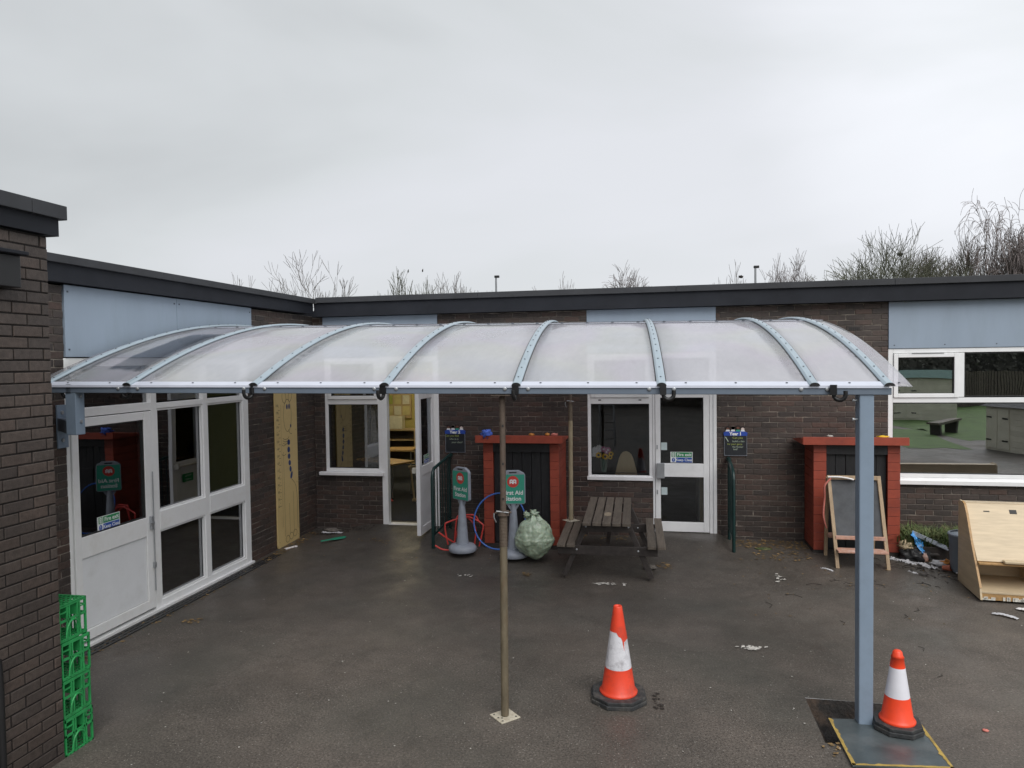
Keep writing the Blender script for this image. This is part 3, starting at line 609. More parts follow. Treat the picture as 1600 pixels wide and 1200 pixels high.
mb = MB(); mb.wb(*A, 5.64, 8.70, -.09, .035, -.02, .03); mb.build('sill', 'upvc_old', scr, O, bevel=.004)
mb = MB(); mb.wb(*A, 5.62, 8.72, -.05, .05, -.10, -.021); mb.build('plinth', 'conc', scr, O)
for a, b in ((5.69, 6.79), (6.885, 7.70), (7.79, 8.56)):
    mb = MB(); mb.wb(*A, a, b, -.06, -.048, 2.30, 2.70); mb.build('pane', 'glass_left', scr, O)
for a, b in ((6.885, 7.70), (7.79, 8.56)):
    mb = MB(); mb.wb(*A, a, b, -.06, -.048, 1.085, 2.225); mb.build('pane', 'glass_left', scr, O)
    mb = MB(); mb.wb(*A, a, b, -.06, -.048, .10, .875); mb.build('pane', 'glass_left', scr, O)
    mb = MB(); mb.frame(*A, a, b, 1.085, 2.225, .022, -.04, -.012); mb.frame(*A, a, b, .10, .875, .022, -.04, -.012); mb.build('bead', 'upvc_old', scr, O)
def stickers(par, fn, cx, cz, wd, h, off, d=.002, mirror=False):
    mb = MB(); s_ = -1 if mirror else 1
    f = lambda a, b, dd: fn(cx+s_*a, cz+b, dd)
    q = lambda x0, x1, z0, z1, dd: mb.add([f(x0, z0, dd), f(x1, z0, dd), f(x1, z1, dd), f(x0, z1, dd)], [(0, 1, 2, 3)])
    mb.m = 0; q(-wd/2, wd/2, -h/2, h/2, d)
    mb.m = 1; q(-wd/2+.03*wd+.22*wd, wd/2-.03*wd, .02*h, .46*h, d+.001)
    q(-.45*wd, -.28*wd, .02*h, .46*h, d+.001)
    mb.m = 2; q(-wd/2+.03*wd+.22*wd, wd/2-.03*wd, -.46*h, -.02*h, d+.001); mb.disc(-.365*wd, -.24*h, .07*wd if wd < h*3 else .07*wd, .2*h, f, d+.001)
    mb.m = 0; mb.text('Fire exit', h*.38, f, .12*wd, .24*h, d+.002, bold=h*.008); mb.text('Keep Clear', h*.32, f, .12*wd, -.24*h, d+.002, bold=h*.006)
    q(-.41*wd, -.32*wd, .06*h, .42*h, d+.002); q(-.375*wd, -.355*wd, -.28*h, -.1*h, d+.002); q(-.375*wd, -.355*wd, -.38*h, -.32*h, d+.002)
    mb.m = 1; mb.disc(-.365*wd, .33*h, .016*wd, .05*h, f, d+.003, 8); mb.strip([(-.38*wd, .1*h), (-.365*wd, .26*h), (-.345*wd, .1*h)], .014*wd, f, d+.003); mb.strip([(-.395*wd, .22*h), (-.335*wd, .24*h)], .012*wd, f, d+.003)
    return mb.build('fire_exit_sticker', ['print_white', 'safe_green', 'safe_blue'], par, off)
# left door leaf
mb = MB(); mb.wb(*A, 5.70, 5.78, -.06, .012, .06, 2.205); mb.wb(*A, 6.665, 6.775, -.06, .012, .06, 2.205)
mb.wb(*A, 5.78, 6.665, -.06, .012, 2.12, 2.205); mb.wb(*A, 5.78, 6.665, -.06, .012, .86, 1.065); mb.wb(*A, 5.78, 6.665, -.06, .012, .06, .16)
ld = mb.build('door', 'upvc_old', lw, O, bevel=.005)
mb = MB(); mb.wb(*A, 5.78, 6.665, -.03, -.018, 1.065, 2.12); mb.build('pane', 'glass_left', ld, O)
mb = MB(); mb.frame(*A, 5.78, 6.665, 1.065, 2.12, .012, -.017, .0); mb.build('seal', 'seal', ld, O)
mb = MB(); mb.wb(*A, 5.785, 6.66, -.03, -.004, .165, .855); mb.build('lower_panel', 'upvc_panel', ld, O, bevel=.003)
stickers(ld, lambda a, b, d: (FX+.0+d-.016, a, b), 6.155, 1.135, .30, .15, O)
mb = MB(); mb.wb(*A, 6.70, 6.74, .012, .045, .93, 1.07); mb.wb(*A, 6.66, 6.73, .045, .06, .985, 1.01); mb.tube([(FX+.03, 6.75, .25), (FX+.03, 6.75, 1.55)], .007, 6); mb.wb(*A, 6.735, 6.765, .012, .04, .5, .56)
mb.build('handle', 'zinc', ld, O, bevel=.003)

# drain channel
mb = MB()
for k in range(3): mb.box(-5.30+k*.05, -5.27+k*.05, 4.3, 9.1, .0, .013)
for k in range(60): mb.box(-5.265, -5.255, 4.3+k*.08, 4.33+k*.08, .0, .012); mb.box(-5.215, -5.205, 4.3+k*.08, 4.33+k*.08, .0, .012)
tag(mb.build('drain_channel', 'drain', None, (-5.25, 6.7, 0)), 'black slotted drain channel along the foot of the left glazed screen', 'drain')

# ---- rear wing
FY = 10.6
rw = thing('rear_wing', 'long rear school wing in dark brick facing the yard, dark roof edge', 'building', (0, FY, 0)); O = rw.location
HOLES = [(-5.195, -4.237, .93, 2.79), (-4.237, -3.283, -.3, 2.79), (-5.205, -3.285, 2.77, 3.47), (-.974, -.021, .91, 2.79), (-.021, .887, -.3, 2.79), (-.975, .882, 2.77, 3.47), (3.166, 9.0, .965, 2.79), (3.166, 9.0, 2.77, 3.47)]
brick_wall(rw, 'y', FY, -5.42, 9.5, -.1, 3.43, HOLES, 'brick', 'mortar', thick=.25, nind=300, seed=9,
    score=lambda u, z: (5-abs(u-1.8)*.5) if (z < 2.45 and z > .1 and u < 4.9) else 0)
A = ('y', FY)
mb = MB(); mb.wb(*A, -5.28, 9.6, -.3, .13, 3.435, 3.65); mb.build('fascia', 'fascia', rw, O)
mb = MB()
for k, (a, b) in enumerate(((-5.24, -2.6), (-2.597, .32), (.323, 3.2), (3.203, 6.2), (6.203, 9.62))): mb.wb(*A, a, b, -.45, .165, 3.65, 3.735)
mb.build('coping', 'cap', rw, O, bevel=.003)
mb = MB(); mb.box(-13, 9.6, 10.9, 17.0, 3.46, 3.56); mb.box(-13, -5.66, 3.0, 10.9, 3.46, 3.56); mb.build('roof', 'fascia', rw, O)
for a, b in ((-5.2, -3.288), (-.972, .879), (3.170, 5.2), (5.206, 7.2), (7.206, 8.99)):
    mb = MB(); mb.wb(*A, a, b, -.03, .012, 2.79, 3.43); o = mb.build('cladding_panel', 'clad', rw, O, bevel=.002)
    mb = MB(); k = int((b-a)/.85)+1
    for i in range(k+1): mb.disc(a+.07+(b-a-.14)*i/k, 2.835, .009, .009, lambda p_, q_, d: (p_, FY-d, q_), .0135, 8)
    mb.build('fixings', 'darkbolt', o, O, kind='stuff')
# brick header course and air vent
mb = MB()
for k in range(6): mb.wb(*A, 2.665+k*.024, 2.680+k*.024, -.003, .0035, 3.055, 3.095)
mb.build('air_vent', 'black', rw, O)
for a, b in ((-5.2, -3.29), (-.97, .875), (3.17, 8.99)):  # unseen blocks added behind the cladding to stop light leaking through the openings
    mb = MB(); mb.wb('y', FY, a, b, -.24, -.085, 2.72, 3.43); mb.build('leak_blocker', 'seal', rw, O)
mb = MB(); mb.wb('x', -5.37, 5.66, 8.79, -.19, -.095, 2.72, 3.44); mb.build('leak_blocker', 'seal', lw, lw.location)  # same added light-leak block for the left wing
def window(par, ax, face, u0, u1, z0, z1, cells, off, gm='glass', w_=.055, m='upvc', label=None):
    """cells: (u0,u1,z0,z1,sash?)"""
    mb = MB(); mb.frame(ax, face, u0, u1, z0, z1, w_, -.08, .0)
    us = sorted({c[1] for c in cells if c[1] < u1-w_-.01})
    o = mb.build('window', m, par, off, bevel=.004)
    mb = MB(); any_ = False
    for c in cells:
        if c[4]:
            s = MB(); s.frame(ax, face, c[0], c[1], c[2], c[3], .055, -.05, .018); sa = s.build('sash', m, o, off, bevel=.005)
            g = MB(); g.wb(ax, face, c[0]+.055, c[1]-.055, -.03, -.018, c[2]+.055, c[3]-.055); g.build('pane', gm, o, off)
            q = MB(); q.frame(ax, face, c[0]+.055, c[1]-.055, c[2]+.055, c[3]-.055, .008, -.017, .004); q.build('seal', 'seal', o, off)
        else:
            g = MB(); g.wb(ax, face, c[0], c[1], -.05, -.038, c[2], c[3]); g.build('pane', gm, o, off)
            q = MB(); q.frame(ax, face, c[0], c[1], c[2], c[3], .008, -.037, -.012); q.build('seal', 'seal', o, off)
    return o
def bars(par, rects, off, m='upvc', name='mullion', d1=0.0):
    for r_ in rects:
        mb = MB(); mb.wb('y', FY, r_[0], r_[1], -.08, d1, r_[2], r_[3]); mb.build(name, m, par, off, bevel=.004)
# window left of the open door
w1 = window(rw, 'y', FY, -5.193, -4.239, .955, 2.785, [(-5.138, -4.294, 1.01, 2.035, 0), (-5.135, -4.297, 2.115, 2.728, 1)], O, gm='glass_side')
bars(w1, [(-5.138, -4.294, 2.035, 2.112)], O, name='transom')
mb = MB(); mb.wb(*A, -5.29, -4.20, -.02, .07, .90, .953); mb.build('sill', 'upvc', w1, O, bevel=.006)
# open doorway frame
mb = MB(); mb.wb(*A, -4.235, -4.14, -.10, .012, .10, 2.785); mb.wb(*A, -3.377, -3.285, -.10, .012, .10, 2.785); mb.wb(*A, -4.14, -3.377, -.10, .012, 2.70, 2.785)
mb.wb(*A, -4.14, -3.377, -.10, .012, 2.27, 2.34); mb.wb(*A, -4.14, -3.377, -.12, .03, .10, .135)
f1 = mb.build('door_frame', 'upvc', rw, O, bevel=.004)
mb = MB(); mb.wb(*A, -4.14, -3.377, -.05, -.038, 2.34, 2.70); mb.build('pane', 'glass', f1, O)
# open leaf: hinged at x=-3.385, swung out square to the wall
HX, Y0, Y1 = -3.385, 9.84, 10.57
mb = MB(); X0, X1 = HX-.03, HX+.03
mb.box(X0, X1, Y0, Y0+.10, .15, 2.26); mb.box(X0, X1, Y1-.10, Y1, .15, 2.26); mb.box(X0, X1, Y0+.10, Y1-.10, 2.15, 2.26); mb.box(X0, X1, Y0+.10, Y1-.10, 1.02, 1.16); mb.box(X0, X1, Y0+.10, Y1-.10, .15, .27)
dl = mb.build('door', 'upvc', rw, O, bevel=.005, label='white door leaf standing open into the yard')
mb = MB(); mb.box(HX-.006, HX+.006, Y0+.10, Y1-.10, 1.16, 2.15); mb.build('pane', 'glass', dl, O)
mb = MB(); mb.box(HX-.02, HX+.02, Y0+.10, Y1-.10, .27, 1.02); mb.build('lower_panel', 'upvc_panel', dl, O, bevel=.003)
mb = MB(); mb.tube([(X0-.07, Y0+.06, 1.10), (X0-.07, Y1-.06, 1.10)], .018, 8); mb.box(X0-.075, X0, Y0+.05, Y0+.09, 1.06, 1.14); mb.box(X0-.075, X0, Y1-.09, Y1-.05, 1.06, 1.14); mb.build('push_bar', 'cream_door', dl, O)
mb = MB(); fn = lambda a, b, d: (X0-d, a, b); c0 = (Y0+Y1)/2
mb.m = 0; mb.add([fn(c0+.13, .82, .002), fn(c0-.13, .82, .002), fn(c0-.13, .95, .002), fn(c0+.13, .95, .002)], [(0, 1, 2, 3)])
mb.m = 1; mb.text('Push bar', .045, lambda a, b, d: (X0-d, c0-a, b), 0, .915, .004); mb.text('to open', .045, lambda a, b, d: (X0-d, c0-a, b), 0, .86, .004)
mb.build('notice', ['safe_green', 'print_white'], dl, O)
stickers(dl, lambda a, b, d: (HX+.007+d, a, b), Y0+.38, 1.24, .26, .13, O)
# middle window
w2 = window(rw, 'y', FY, -.972, -.023, .925, 2.785, [(-.922, -.065, 1.0, 2.035, 0), (-.922, -.068, 2.13, 2.735, 1)], O, w_=.048)
bars(w2, [(-.922, -.068, 2.035, 2.128)], O, name='transom')
mb = MB(); mb.wb(*A, -.985, -.022, -.02, .03, .90, .955); mb.build('sill', 'upvc', w2, O, bevel=.005)
mb = MB()
for u in (-.79, -.20): mb.wb(*A, u-.02, u+.02, .0, .0035, 2.085, 2.10)
mb.build('drain_slots', 'black', w2, O)
# right-hand door
mb = MB(); mb.wb(*A, -.020, .012, -.08, .006, .13, 2.785); mb.wb(*A, .785, .885, -.08, .012, .13, 2.785); mb.wb(*A, .012, .785, -.08, .006, 2.70, 2.785); mb.wb(*A, .012, .785, -.08, .006, 2.24, 2.31)
mb.wb(*A, -.02, .885, -.02, .03, .10, .128)
f2 = mb.build('door_frame', 'upvc', rw, O, bevel=.004)
mb = MB(); mb.wb(*A, .835, .840, .0121, .018, .15, 2.70); mb.wb(*A, .012, .785, -.05, -.038, 2.31, 2.70); mb.m = 0
mb.build('pane', 'glass', f2, O)
mb = MB(); mb.wb(*A, .016, .090, -.05, .016, .16, 2.235); mb.wb(*A, .700, .780, -.05, .016, .16, 2.235); mb.wb(*A, .09, .70, -.05, .016, 2.125, 2.235); mb.wb(*A, .09, .70, -.05, .016, .965, 1.165); mb.wb(*A, .09, .70, -.05, .016, .16, .305)
d2 = mb.build('door', 'upvc', rw, O, bevel=.005)
for a, b in ((1.165, 2.125), (.305, .965)):
    mb = MB(); mb.wb(*A, .09, .70, -.03, -.018, a, b); mb.build('pane', 'glass', d2, O)
    mb = MB(); mb.frame(*A, .09, .70, a, b, .008, -.017, .006); mb.build('seal', 'seal', d2, O)
mb = MB(); mb.wb(*A, .035, .145, .016, .075, .95, 1.17); mb.build('keypad', 'zinc', d2, O, bevel=.004)
for z in (1.41, .75): mb = MB(); mb.wb(*A, .095, .185, -.017, -.013, z-.055, z+.055); mb.build('sticker', 'latch', d2, O)
mb = MB()
for z in (1.40, .74): mb.wb(*A, .034, .052, .016, .021, z-.03, z+.03)
mb.build('hinge_plate', 'zinc', d2, O)
stickers(d2, lambda a, b, d: (a, FY+.015-d, b), .39, 1.25, .315, .16, O)
# right-hand strip window
cells = [(3.27, 4.03, 2.10, 2.70, 1)]
w3 = window(rw, 'y', FY, 3.168, 8.99, .955, 2.785, [(3.235, 4.045, 2.115, 2.72, 1), (4.125, 6.0, 2.125, 2.715, 0), (6.09, 8.92, 2.125, 2.715, 0), (3.228, 6.0, 1.07, 2.04, 0), (6.09, 8.92, 1.07, 2.04, 0)], O, gm='glass_right', w_=.06)
bars(w3, [(4.05, 4.118, 2.12, 2.72), (6.006, 6.084, 2.12, 2.72), (6.006, 6.084, 1.03, 2.04)], O)
bars(w3, [(3.23, 8.92, 2.045, 2.112)], O, name='transom'); bars(w3, [(3.23, 8.92, 1.018, 1.068)], O, name='bottom_rail')
mb = MB(); mb.wb(*A, 3.46, 3.86, .018, .024, 2.715, 2.728); mb.build('trickle_vent', 'galv', w3, O)
mb = MB(); mb.wb(*A, 3.10, 9.02, -.02, .06, .925, .985); mb.build('sill', 'upvc', w3, O, bevel=.005)

# interiors
def room(x0, x1, y0, y1, wallm, flm, cz=2.86, backm=None):
    mb = MB(); mb.m = 0
    mb.box(x0-.06, x0, y0, y1, .0, cz); mb.box(x1, x1+.06, y0, y1, .0, cz); mb.m = 3; mb.box(x0, x1, y1, y1+.06, 0, cz)
    mb.m = 1; mb.box(x0, x1, y0, y1, .05, .13); mb.m = 2; mb.box(x0, x1, y0, y1, cz, cz+.05)
    structure(mb.build('classroom', [wallm, flm, 'ceil', backm or wallm]))
room(-9.0, -2.3, 10.86, 17.5, 'wall_green', 'carpet', backm='wall_yellow')
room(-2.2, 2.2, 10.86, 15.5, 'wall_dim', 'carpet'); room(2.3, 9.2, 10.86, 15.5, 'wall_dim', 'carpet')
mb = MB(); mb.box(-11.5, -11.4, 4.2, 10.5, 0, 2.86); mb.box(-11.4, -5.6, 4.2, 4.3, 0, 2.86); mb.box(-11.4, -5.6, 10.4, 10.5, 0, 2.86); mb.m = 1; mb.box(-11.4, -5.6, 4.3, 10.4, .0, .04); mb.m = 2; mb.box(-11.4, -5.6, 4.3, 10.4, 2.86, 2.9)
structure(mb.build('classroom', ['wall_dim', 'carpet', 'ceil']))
M['lamp'] = emit('lamp', (1, .86, .55), 11)
for i, (x, q) in enumerate(((-5.6, 13.0), (-5.6, 15.8))):
    mb = MB(); mb.box(-.6, .6, -.12, .12, -.05, 0)
    tag(mb.build('ceiling_light', 'lamp', None, (0, 0, 0)), ['lit ceiling light inside the classroom behind the open door, nearer one', 'lit ceiling light inside the classroom behind the open door, further one'][i], 'ceiling light', 'classroom ceiling lights').location = (x, q, 2.85)
# classroom furniture seen through the open door
def table(x, q, w_, d_, rz, lab):
    t = thing('classroom_table', lab, 'table', (x, q, .13), rz, 'tables inside the classroom')
    mb = MB(); mb.box(-w_/2, w_/2, -d_/2, d_/2, .62, .65); mb.build('tabletop', 'desk', t, bevel=.005)
    for i, j in ((-1, -1), (1, -1), (1, 1), (-1, 1)):
        mb = MB(); mb.tube([(i*(w_/2-.05), j*(d_/2-.05), 0), (i*(w_/2-.05), j*(d_/2-.05), .62)], .016, 6); mb.build('leg', 'desk_leg', t)
table(-5.75, 14.9, 1.1, .6, R(8), 'pale wooden classroom table further inside the open doorway')
table(-5.25, 13.1, 1.2, .6, R(-25), 'pale wooden classroom table nearer the open doorway')
bc = thing('bookcase', 'beech open bookcase against the classroom back wall', 'bookcase', (-6.35, 17.2, .13))
mb = MB(); mb.frame('y', 0, -.45, .45, 0, .87, .035, -.2, .2); mb.build('carcass', 'beech', bc)
for z in (.3, .58): mb = MB(); mb.box(-.41, .41, -.18, .2, z, z+.02); mb.build('shelf', 'beech', bc)
mb = MB(); mb.box(-.41, .41, .19, .2, .03, .84); mb.build('back_panel', 'wall_dim', bc)
mb = MB(); mb.box(-6.62, -6.24, 17.0, 17.2, 1.01, 1.33); tag(mb.build('display_box', 'paper_w', None, (-6.4, 17.1, 1.0)), 'pale picture board standing on the bookcase inside', 'board')
mb = MB(); mb.box(-7.4, -6.15, 17.44, 17.49, 1.25, 2.5); nb = mb.build('notice_board', 'beech', None, (-6.8, 17.45, 1.3)); tag(nb, 'yellow framed notice board covered with papers inside the classroom', 'notice board')
k = 0
for i in range(5):
    for j in range(4):
        mb = MB(); x = -7.3+i*.23; z = 1.33+j*.28; mb.box(x, x+.19, 17.432, 17.438, z, z+.23); mb.build('paper', ['paper_y', 'paper_w', 'paper_y', 'chalk_yellow'][(i*3+j) % 4], nb, (-6.8, 17.45, 1.3))
rk = thing('slatted_rack', 'slatted wooden rack leaning beside the open classroom door', 'rack', (-4.0, 12.6, .13), R(35))
for k in range(9): mb = MB(); mb.beam((-.4+k*.1, 0, 0), (-.4+k*.1, .25, .62), .03, .015); mb.build('slat', 'beech', rk)
for z in (0.02, .6): mb = MB(); mb.beam((-.44, .4*z, z+.01), (.44, .4*z, z+.01), .03, .04); mb.build('rail', 'beech', rk)
mb = MB(); mb.blob((0, 0, 0), .12, .12, .14, 3, .3); tag(mb.build('bag', 'black', None, (0, 0, 0)), 'black bag on the nearer classroom table', 'bag').location = (-5.5, 13.3, .93)
mb = MB(); mb.add([(-.16, -.1, 0), (.14, -.06, 0), (.02, .12, 0)], [(0, 1, 2)]); mb.add([(-.16, -.1, .004), (.14, -.06, .004), (.02, .12, .004)], [(0, 1, 2)])
tag(mb.build('floor_marker', 'print_red', None), 'red triangular paper on the dark classroom floor', 'marker').location = (-4.86, 12.4, .135)
# window sill flowers and chair
vz = thing('flower_vase', 'glass vase of white, pink and yellow flowers behind the middle window', 'vase', (-.745, 10.73, 1.0))
mb = MB(); mb.lathe([(.035, 0), (.045, .02), (.06, .20), (.062, .205), (.055, .2), (.04, .03)], n=16, capt=False); mb.build('vase', 'vase', vz)
mb = MB(); rr = random.Random(2)
for k in range(14): a = rr.uniform(0, 6.3); mb.tube([(0, 0, .05), (math.cos(a)*.04, math.sin(a)*.03, .2), (math.cos(a)*.1, math.sin(a)*.06, .28)], .003, 4)
mb.build('stems', 'stem_green', vz, kind='stuff')
for k, (x, z, r_, m) in enumerate(((-.12, .33, .05, 1), (-.06, .36, .05, 1), (-.13, .28, .045, 1), (.0, .35, .04, 2), (.06, .34, .04, 2), (.04, .31, .03, 2), (-.07, .26, .042, 0), (.02, .24, .045, 0), (.1, .28, .035, 0), (.09, .23, .03, 0))):
    mb = MB(); mb.T = Matrix.Translation((x*1.1, -.05, z)); n = 12; r_ *= 1.25
    for j in range(n):
        a = 2*math.pi*j/n; mb.add([(0, 0, 0), (math.cos(a-.25)*r_*.7, -.012, math.sin(a-.25)*r_*.7), (math.cos(a)*r_, -.004, math.sin(a)*r_), (math.cos(a+.25)*r_*.7, -.012, math.sin(a+.25)*r_*.7)], [(0, 1, 2, 3)])
    mb.m = 1; mb.blob((0, -.012, 0), r_*.35, .01, r_*.35, n=8, m=5, amp=0)
    mb.build('flower', [['petal_yellow', 'petal_white', 'petal_pink'][m], 'hair' if m == 0 else 'petal_white'], vz)
ch = thing('plywood_chair', 'chair with rounded plywood back behind the middle window', 'chair', (-.42, 10.86, .13))
mb = MB(); pts = [(-.19, .72)]+[(-.19+.07*t+0.0, .72+.30*t) for t in (.35, .7)]+[(-.115+.115*(1-math.cos(math.pi/2*t/4)), 1.0+.17*math.sin(math.pi/2*t/4)) for t in range(1, 5)]
pts = pts+[(-a, b) for a, b in pts[::-1][1:]]
mb.prism(pts, lambda a, b, d: (a, d, b), 0, .014); mb.build('backrest', 'beech', ch, bevel=.003)
mb = MB(); mb.box(-.2, .2, .02, .42, .42, .435); mb.build('seat', 'beech', ch)
for i, j in ((-.18, .03), (.18, .03), (-.18, .4), (.18, .4)): mb = MB(); mb.tube([(i, j, 0), (i, j, .42 if j > .1 else .8)], .011, 6); mb.build('leg', 'desk_leg', ch)
cb = thing('cream_cupboard', 'cream cupboard standing inside behind the right-hand door', 'cupboard', (.78, 11.4, .13))
mb = MB(); mb.box(-.12, .4, -.2, .4, 0, .85); mb.build('carcass', 'cream_door', cb, bevel=.02)
mb = MB(); mb.box(-.1, .38, -.215, -.201, .05, .8); mb.build('door', 'beech', cb, bevel=.004)

# ------------------------------------------------------------------ canopy
cn = thing('canopy', 'barrel-vaulted polycarbonate canopy on a blue grey steel frame across the yard', 'canopy', (1.5, 5.47, 0), R(2.5)); O = cn.location
YF, YB, YC = 5.47, 10.40, 8.83; HS = YC-YF; RISE = .65; RAD = (HS*HS+RISE*RISE)/(2*RISE); ZE = 2.493; ZC = ZE+RISE-RAD; TS = .47
TH = math.asin(HS/RAD); TB = math.asin((YB-YC)/RAD)
def arc(t, dr=0): a = -TH+(TH+TB)*t; return (YC+(RAD+dr)*math.sin(a), ZC+(RAD+dr)*math.cos(a))
RIBS = [-5.13, -4.336, -3.198, -2.088, -1.038, .055, 1.135, 1.64]
XL, XR = -5.29, 1.80
NS = 40
edges = [XL]+RIBS+[XR]
for i, (a, b) in enumerate(zip(edges, edges[1:])):
    for (t0, t1) in ((0, TS), (TS, 1)):
        mb = MB(); vs = []; fs = []; n = int(NS*(t1-t0))
        for k in range(n+1):
            yy, zz = arc(t0+(t1-t0)*k/n); sag = .003*math.sin(k*1.1+i)
            a_ = a if i else a+.0437*(yy-YF)*.97
            for j in range(5): vs.append((a_+(b-a_)*j/4, yy, zz+sag*math.sin(math.pi*j/4)))
        for k in range(n):
            for j in range(4): fs.append((k*5+j, k*5+j+1, (k+1)*5+j+1, (k+1)*5+j))
        mb.add(vs, fs, True)
        o = mb.build('roof_sheet', 'sheet_left' if i < 2 and t0 == 0 else 'sheet_end' if i in (0, len(edges)-2) or i < 2 else 'sheet' if t0 == 0 else 'sheet_back', cn, O)
        so_ = o.modifiers.new('thick', 'SOLIDIFY'); so_.thickness = .004
def rib_mesh(x, w_):
    mb = MB(); prof = [(-w_/2, .004), (-w_/2, .012), (-w_*.3, .024), (w_*.3, .024), (w_/2, .012), (w_/2, .004)]; vs = []; fs = []; n = 44; q = len(prof)
    for k in range(n+1):
        for px, dr in prof: yy, zz = arc(k/n, dr); vs.append((x+px, yy-(.02 if k == 0 else 0), zz))
    for k in range(n):
        for j in range(q-1): fs.append((k*q+j, k*q+j+1, (k+1)*q+j+1, (k+1)*q+j))
    fs.append(tuple(range(q))[::-1]); mb.add(vs, fs, False); return mb
for i, x in enumerate(RIBS):
    rb = rib_mesh(x, .066).build('glazing_bar', 'rib', cn, O)
    mb = MB()
    for s_ in (-1, 1):
        vs = []; fs = []
        for k in range(41):
            for dx in (0, s_*.006): yy, zz = arc(k/40, .0055); vs.append((x+s_*.034+dx, yy, zz))
        for k in range(40): fs.append((2*k, 2*k+1, 2*k+3, 2*k+2) if s_ < 0 else (2*k, 2*k+2, 2*k+3, 2*k+1))
        mb.add(vs, fs)
    mb.build('gasket', 'seal', rb, O)
    mb = MB()
    for k in range(24):
        yy, zz = arc((k+.6)/24.5, .025); mb.T = Matrix.Translation((x, yy, zz)); mb.lathe([(.0065, -.001), (.0065, .003), (.003, .005)], n=8)
    mb.build('bolts', 'darkbolt', rb, O, kind='stuff')
    mb = MB(); mb.T = Matrix.Translation((x, YF-.025, ZE+.0)) @ Matrix.Rotation(R(90), 4, 'X'); pr = [(.036*math.cos(a), .004+.024*math.sin(a)) for a in [math.pi*k/8 for k in range(9)]]
    mb.prism(pr, lambda a, b, d: (a, b, d), -.004, .004); mb.build('end_cap', 'black', rb, O)
    # curved steel bow under the bar
    mb = MB(); vs = []; fs = []; n = 30
    for k in range(n+1):
        for dx, dr in ((-.02, -.006), (.02, -.006), (.02, -.04), (-.02, -.04)): yy, zz = arc(.01+.98*k/n, dr); vs.append((x+dx, yy, zz))
    for k in range(n):
        for j in range(4): fs.append((k*4+j, (k+1)*4+j, (k+1)*4+(j+1) % 4, k*4+(j+1) % 4))
    mb.add(vs, fs); mb.build('bow', 'rib', cn, O)
# front flashing strip with bolts
mb = MB(); yy, zz = arc(0, .006); y2_, z2_ = arc(.014, .008)
mb.add([(XL, YF-.012, ZE+.006), (XR-.16, YF-.012, ZE+.006), (XR-.16, y2_, z2_), (XL, y2_, z2_), (XL, YF-.014, ZE-.012), (XR-.16, YF-.014, ZE-.012)], [(0, 1, 2, 3), (4, 5, 1, 0)])
fl_ = mb.build('flashing', 'flash', cn, O)
mb = MB()
for i, (a, b) in enumerate(zip(edges[:-1], edges[1:])):
    m_ = max(1, int(round((b-a)/.37)))
    for k in range(m_):
        u = a+(b-a)*(k+.5)/m_; yy, zz = arc(.008, .010); mb.T = Matrix.Translation((u, yy, zz)); mb.lathe([(.0085, -.002), (.0085, .003), (.004, .005)], n=8)
mb.build('bolts', 'darkbolt', fl_, O, kind='stuff')
# crown joint strip
mb = MB(); ya, za = arc(TS-.006, .007); yb_, zb_ = arc(TS+.006, .007); mb.add([(XL+.12, ya, za), (XR, ya, za), (XR, yb_, zb_), (XL+.12, yb_, zb_)], [(0, 1, 2, 3)])
js = mb.build('joint_strip', 'flash', cn, O)
mb = MB(); u = XL+.1
while u < XR: yy, zz = arc(TS+.002, .009); mb.T = Matrix.Translation((u, yy, zz)); mb.lathe([(.016, -.002), (.016, .008), (.006, .011)], n=8); u += .27
mb.build('bolts', 'darkbolt', js, O, kind='stuff')
for tt in (TS, .94): mb = MB(); ya, za = arc(tt, -.06); mb.box(XL+.2, XR-.15, ya-.02, ya+.02, za-.03, za+.02); mb.build('purlin', 'rib', cn, O)
# beams, post
mb = MB(); mb.box(-5.31, 1.66, YF-.005, YF+.09, 2.432, 2.482); mb.build('front_beam', 'beam', cn, O, bevel=.004)
mb = MB()
for x in RIBS[1:7]:
    for dx in (-.09, .09): mb.T = Matrix.Translation((x+dx, YF-.005, 2.472)) @ Matrix.Rotation(R(90), 4, 'X'); mb.lathe([(.015, 0), (.015, .008), (.008, .012)], n=8)
mb.build('bolts', 'zinc', cn.children[-1], O, kind='stuff')
mb = MB(); ya, za = arc(1, -.045); mb.box(-5.15, 1.66, YB-.06, YB+.02, za-.06, za); mb.build('back_beam', 'rib', cn, O, bevel=.004)
mb = MB(); mb.box(1.447, 1.547, 5.475, 5.575, -.10, 2.434); ps = mb.build('post', 'steel_blue', cn, O, bevel=.008)
mb = MB(); mb.box(1.33, 1.66, 5.44, 5.60, -.112, -.10); mb.build('base_plate', 'steel_blue', ps, O, bevel=.002)
mb = MB(); mb.box(1.38, 1.40, 5.50, 5.52, -.10, -.07)
for z in (2.39, 2.25): mb.tube([(1.42, 5.52, z), (1.447, 5.52, z)], .008, 6); mb.tube([(1.412, 5.52, z), (1.42, 5.52, z)], .013, 6)
mb.build('bolts', 'zinc', ps, O, kind='stuff')
cn_i = Matrix.Rotation(-R(2.5), 4, 'Z')
def world(mb): mb.v = [tuple((cn_i @ (Vector(v)-Vector(O)))+Vector(O)) for v in mb.v]; return mb
mb = MB(); mb.box(-4.93, -4.83, 5.19, 5.29, 2.10, 2.455); world(mb).build('bracket_upright', 'steel_blue', cn, O, bevel=.005)
mb = MB(); mb.beam((-4.90, 5.262, 2.15), (-5.352, 5.60, 2.15), .10, .10); world(mb).build('bracket_arm', 'beam', cn, O, bevel=.005)
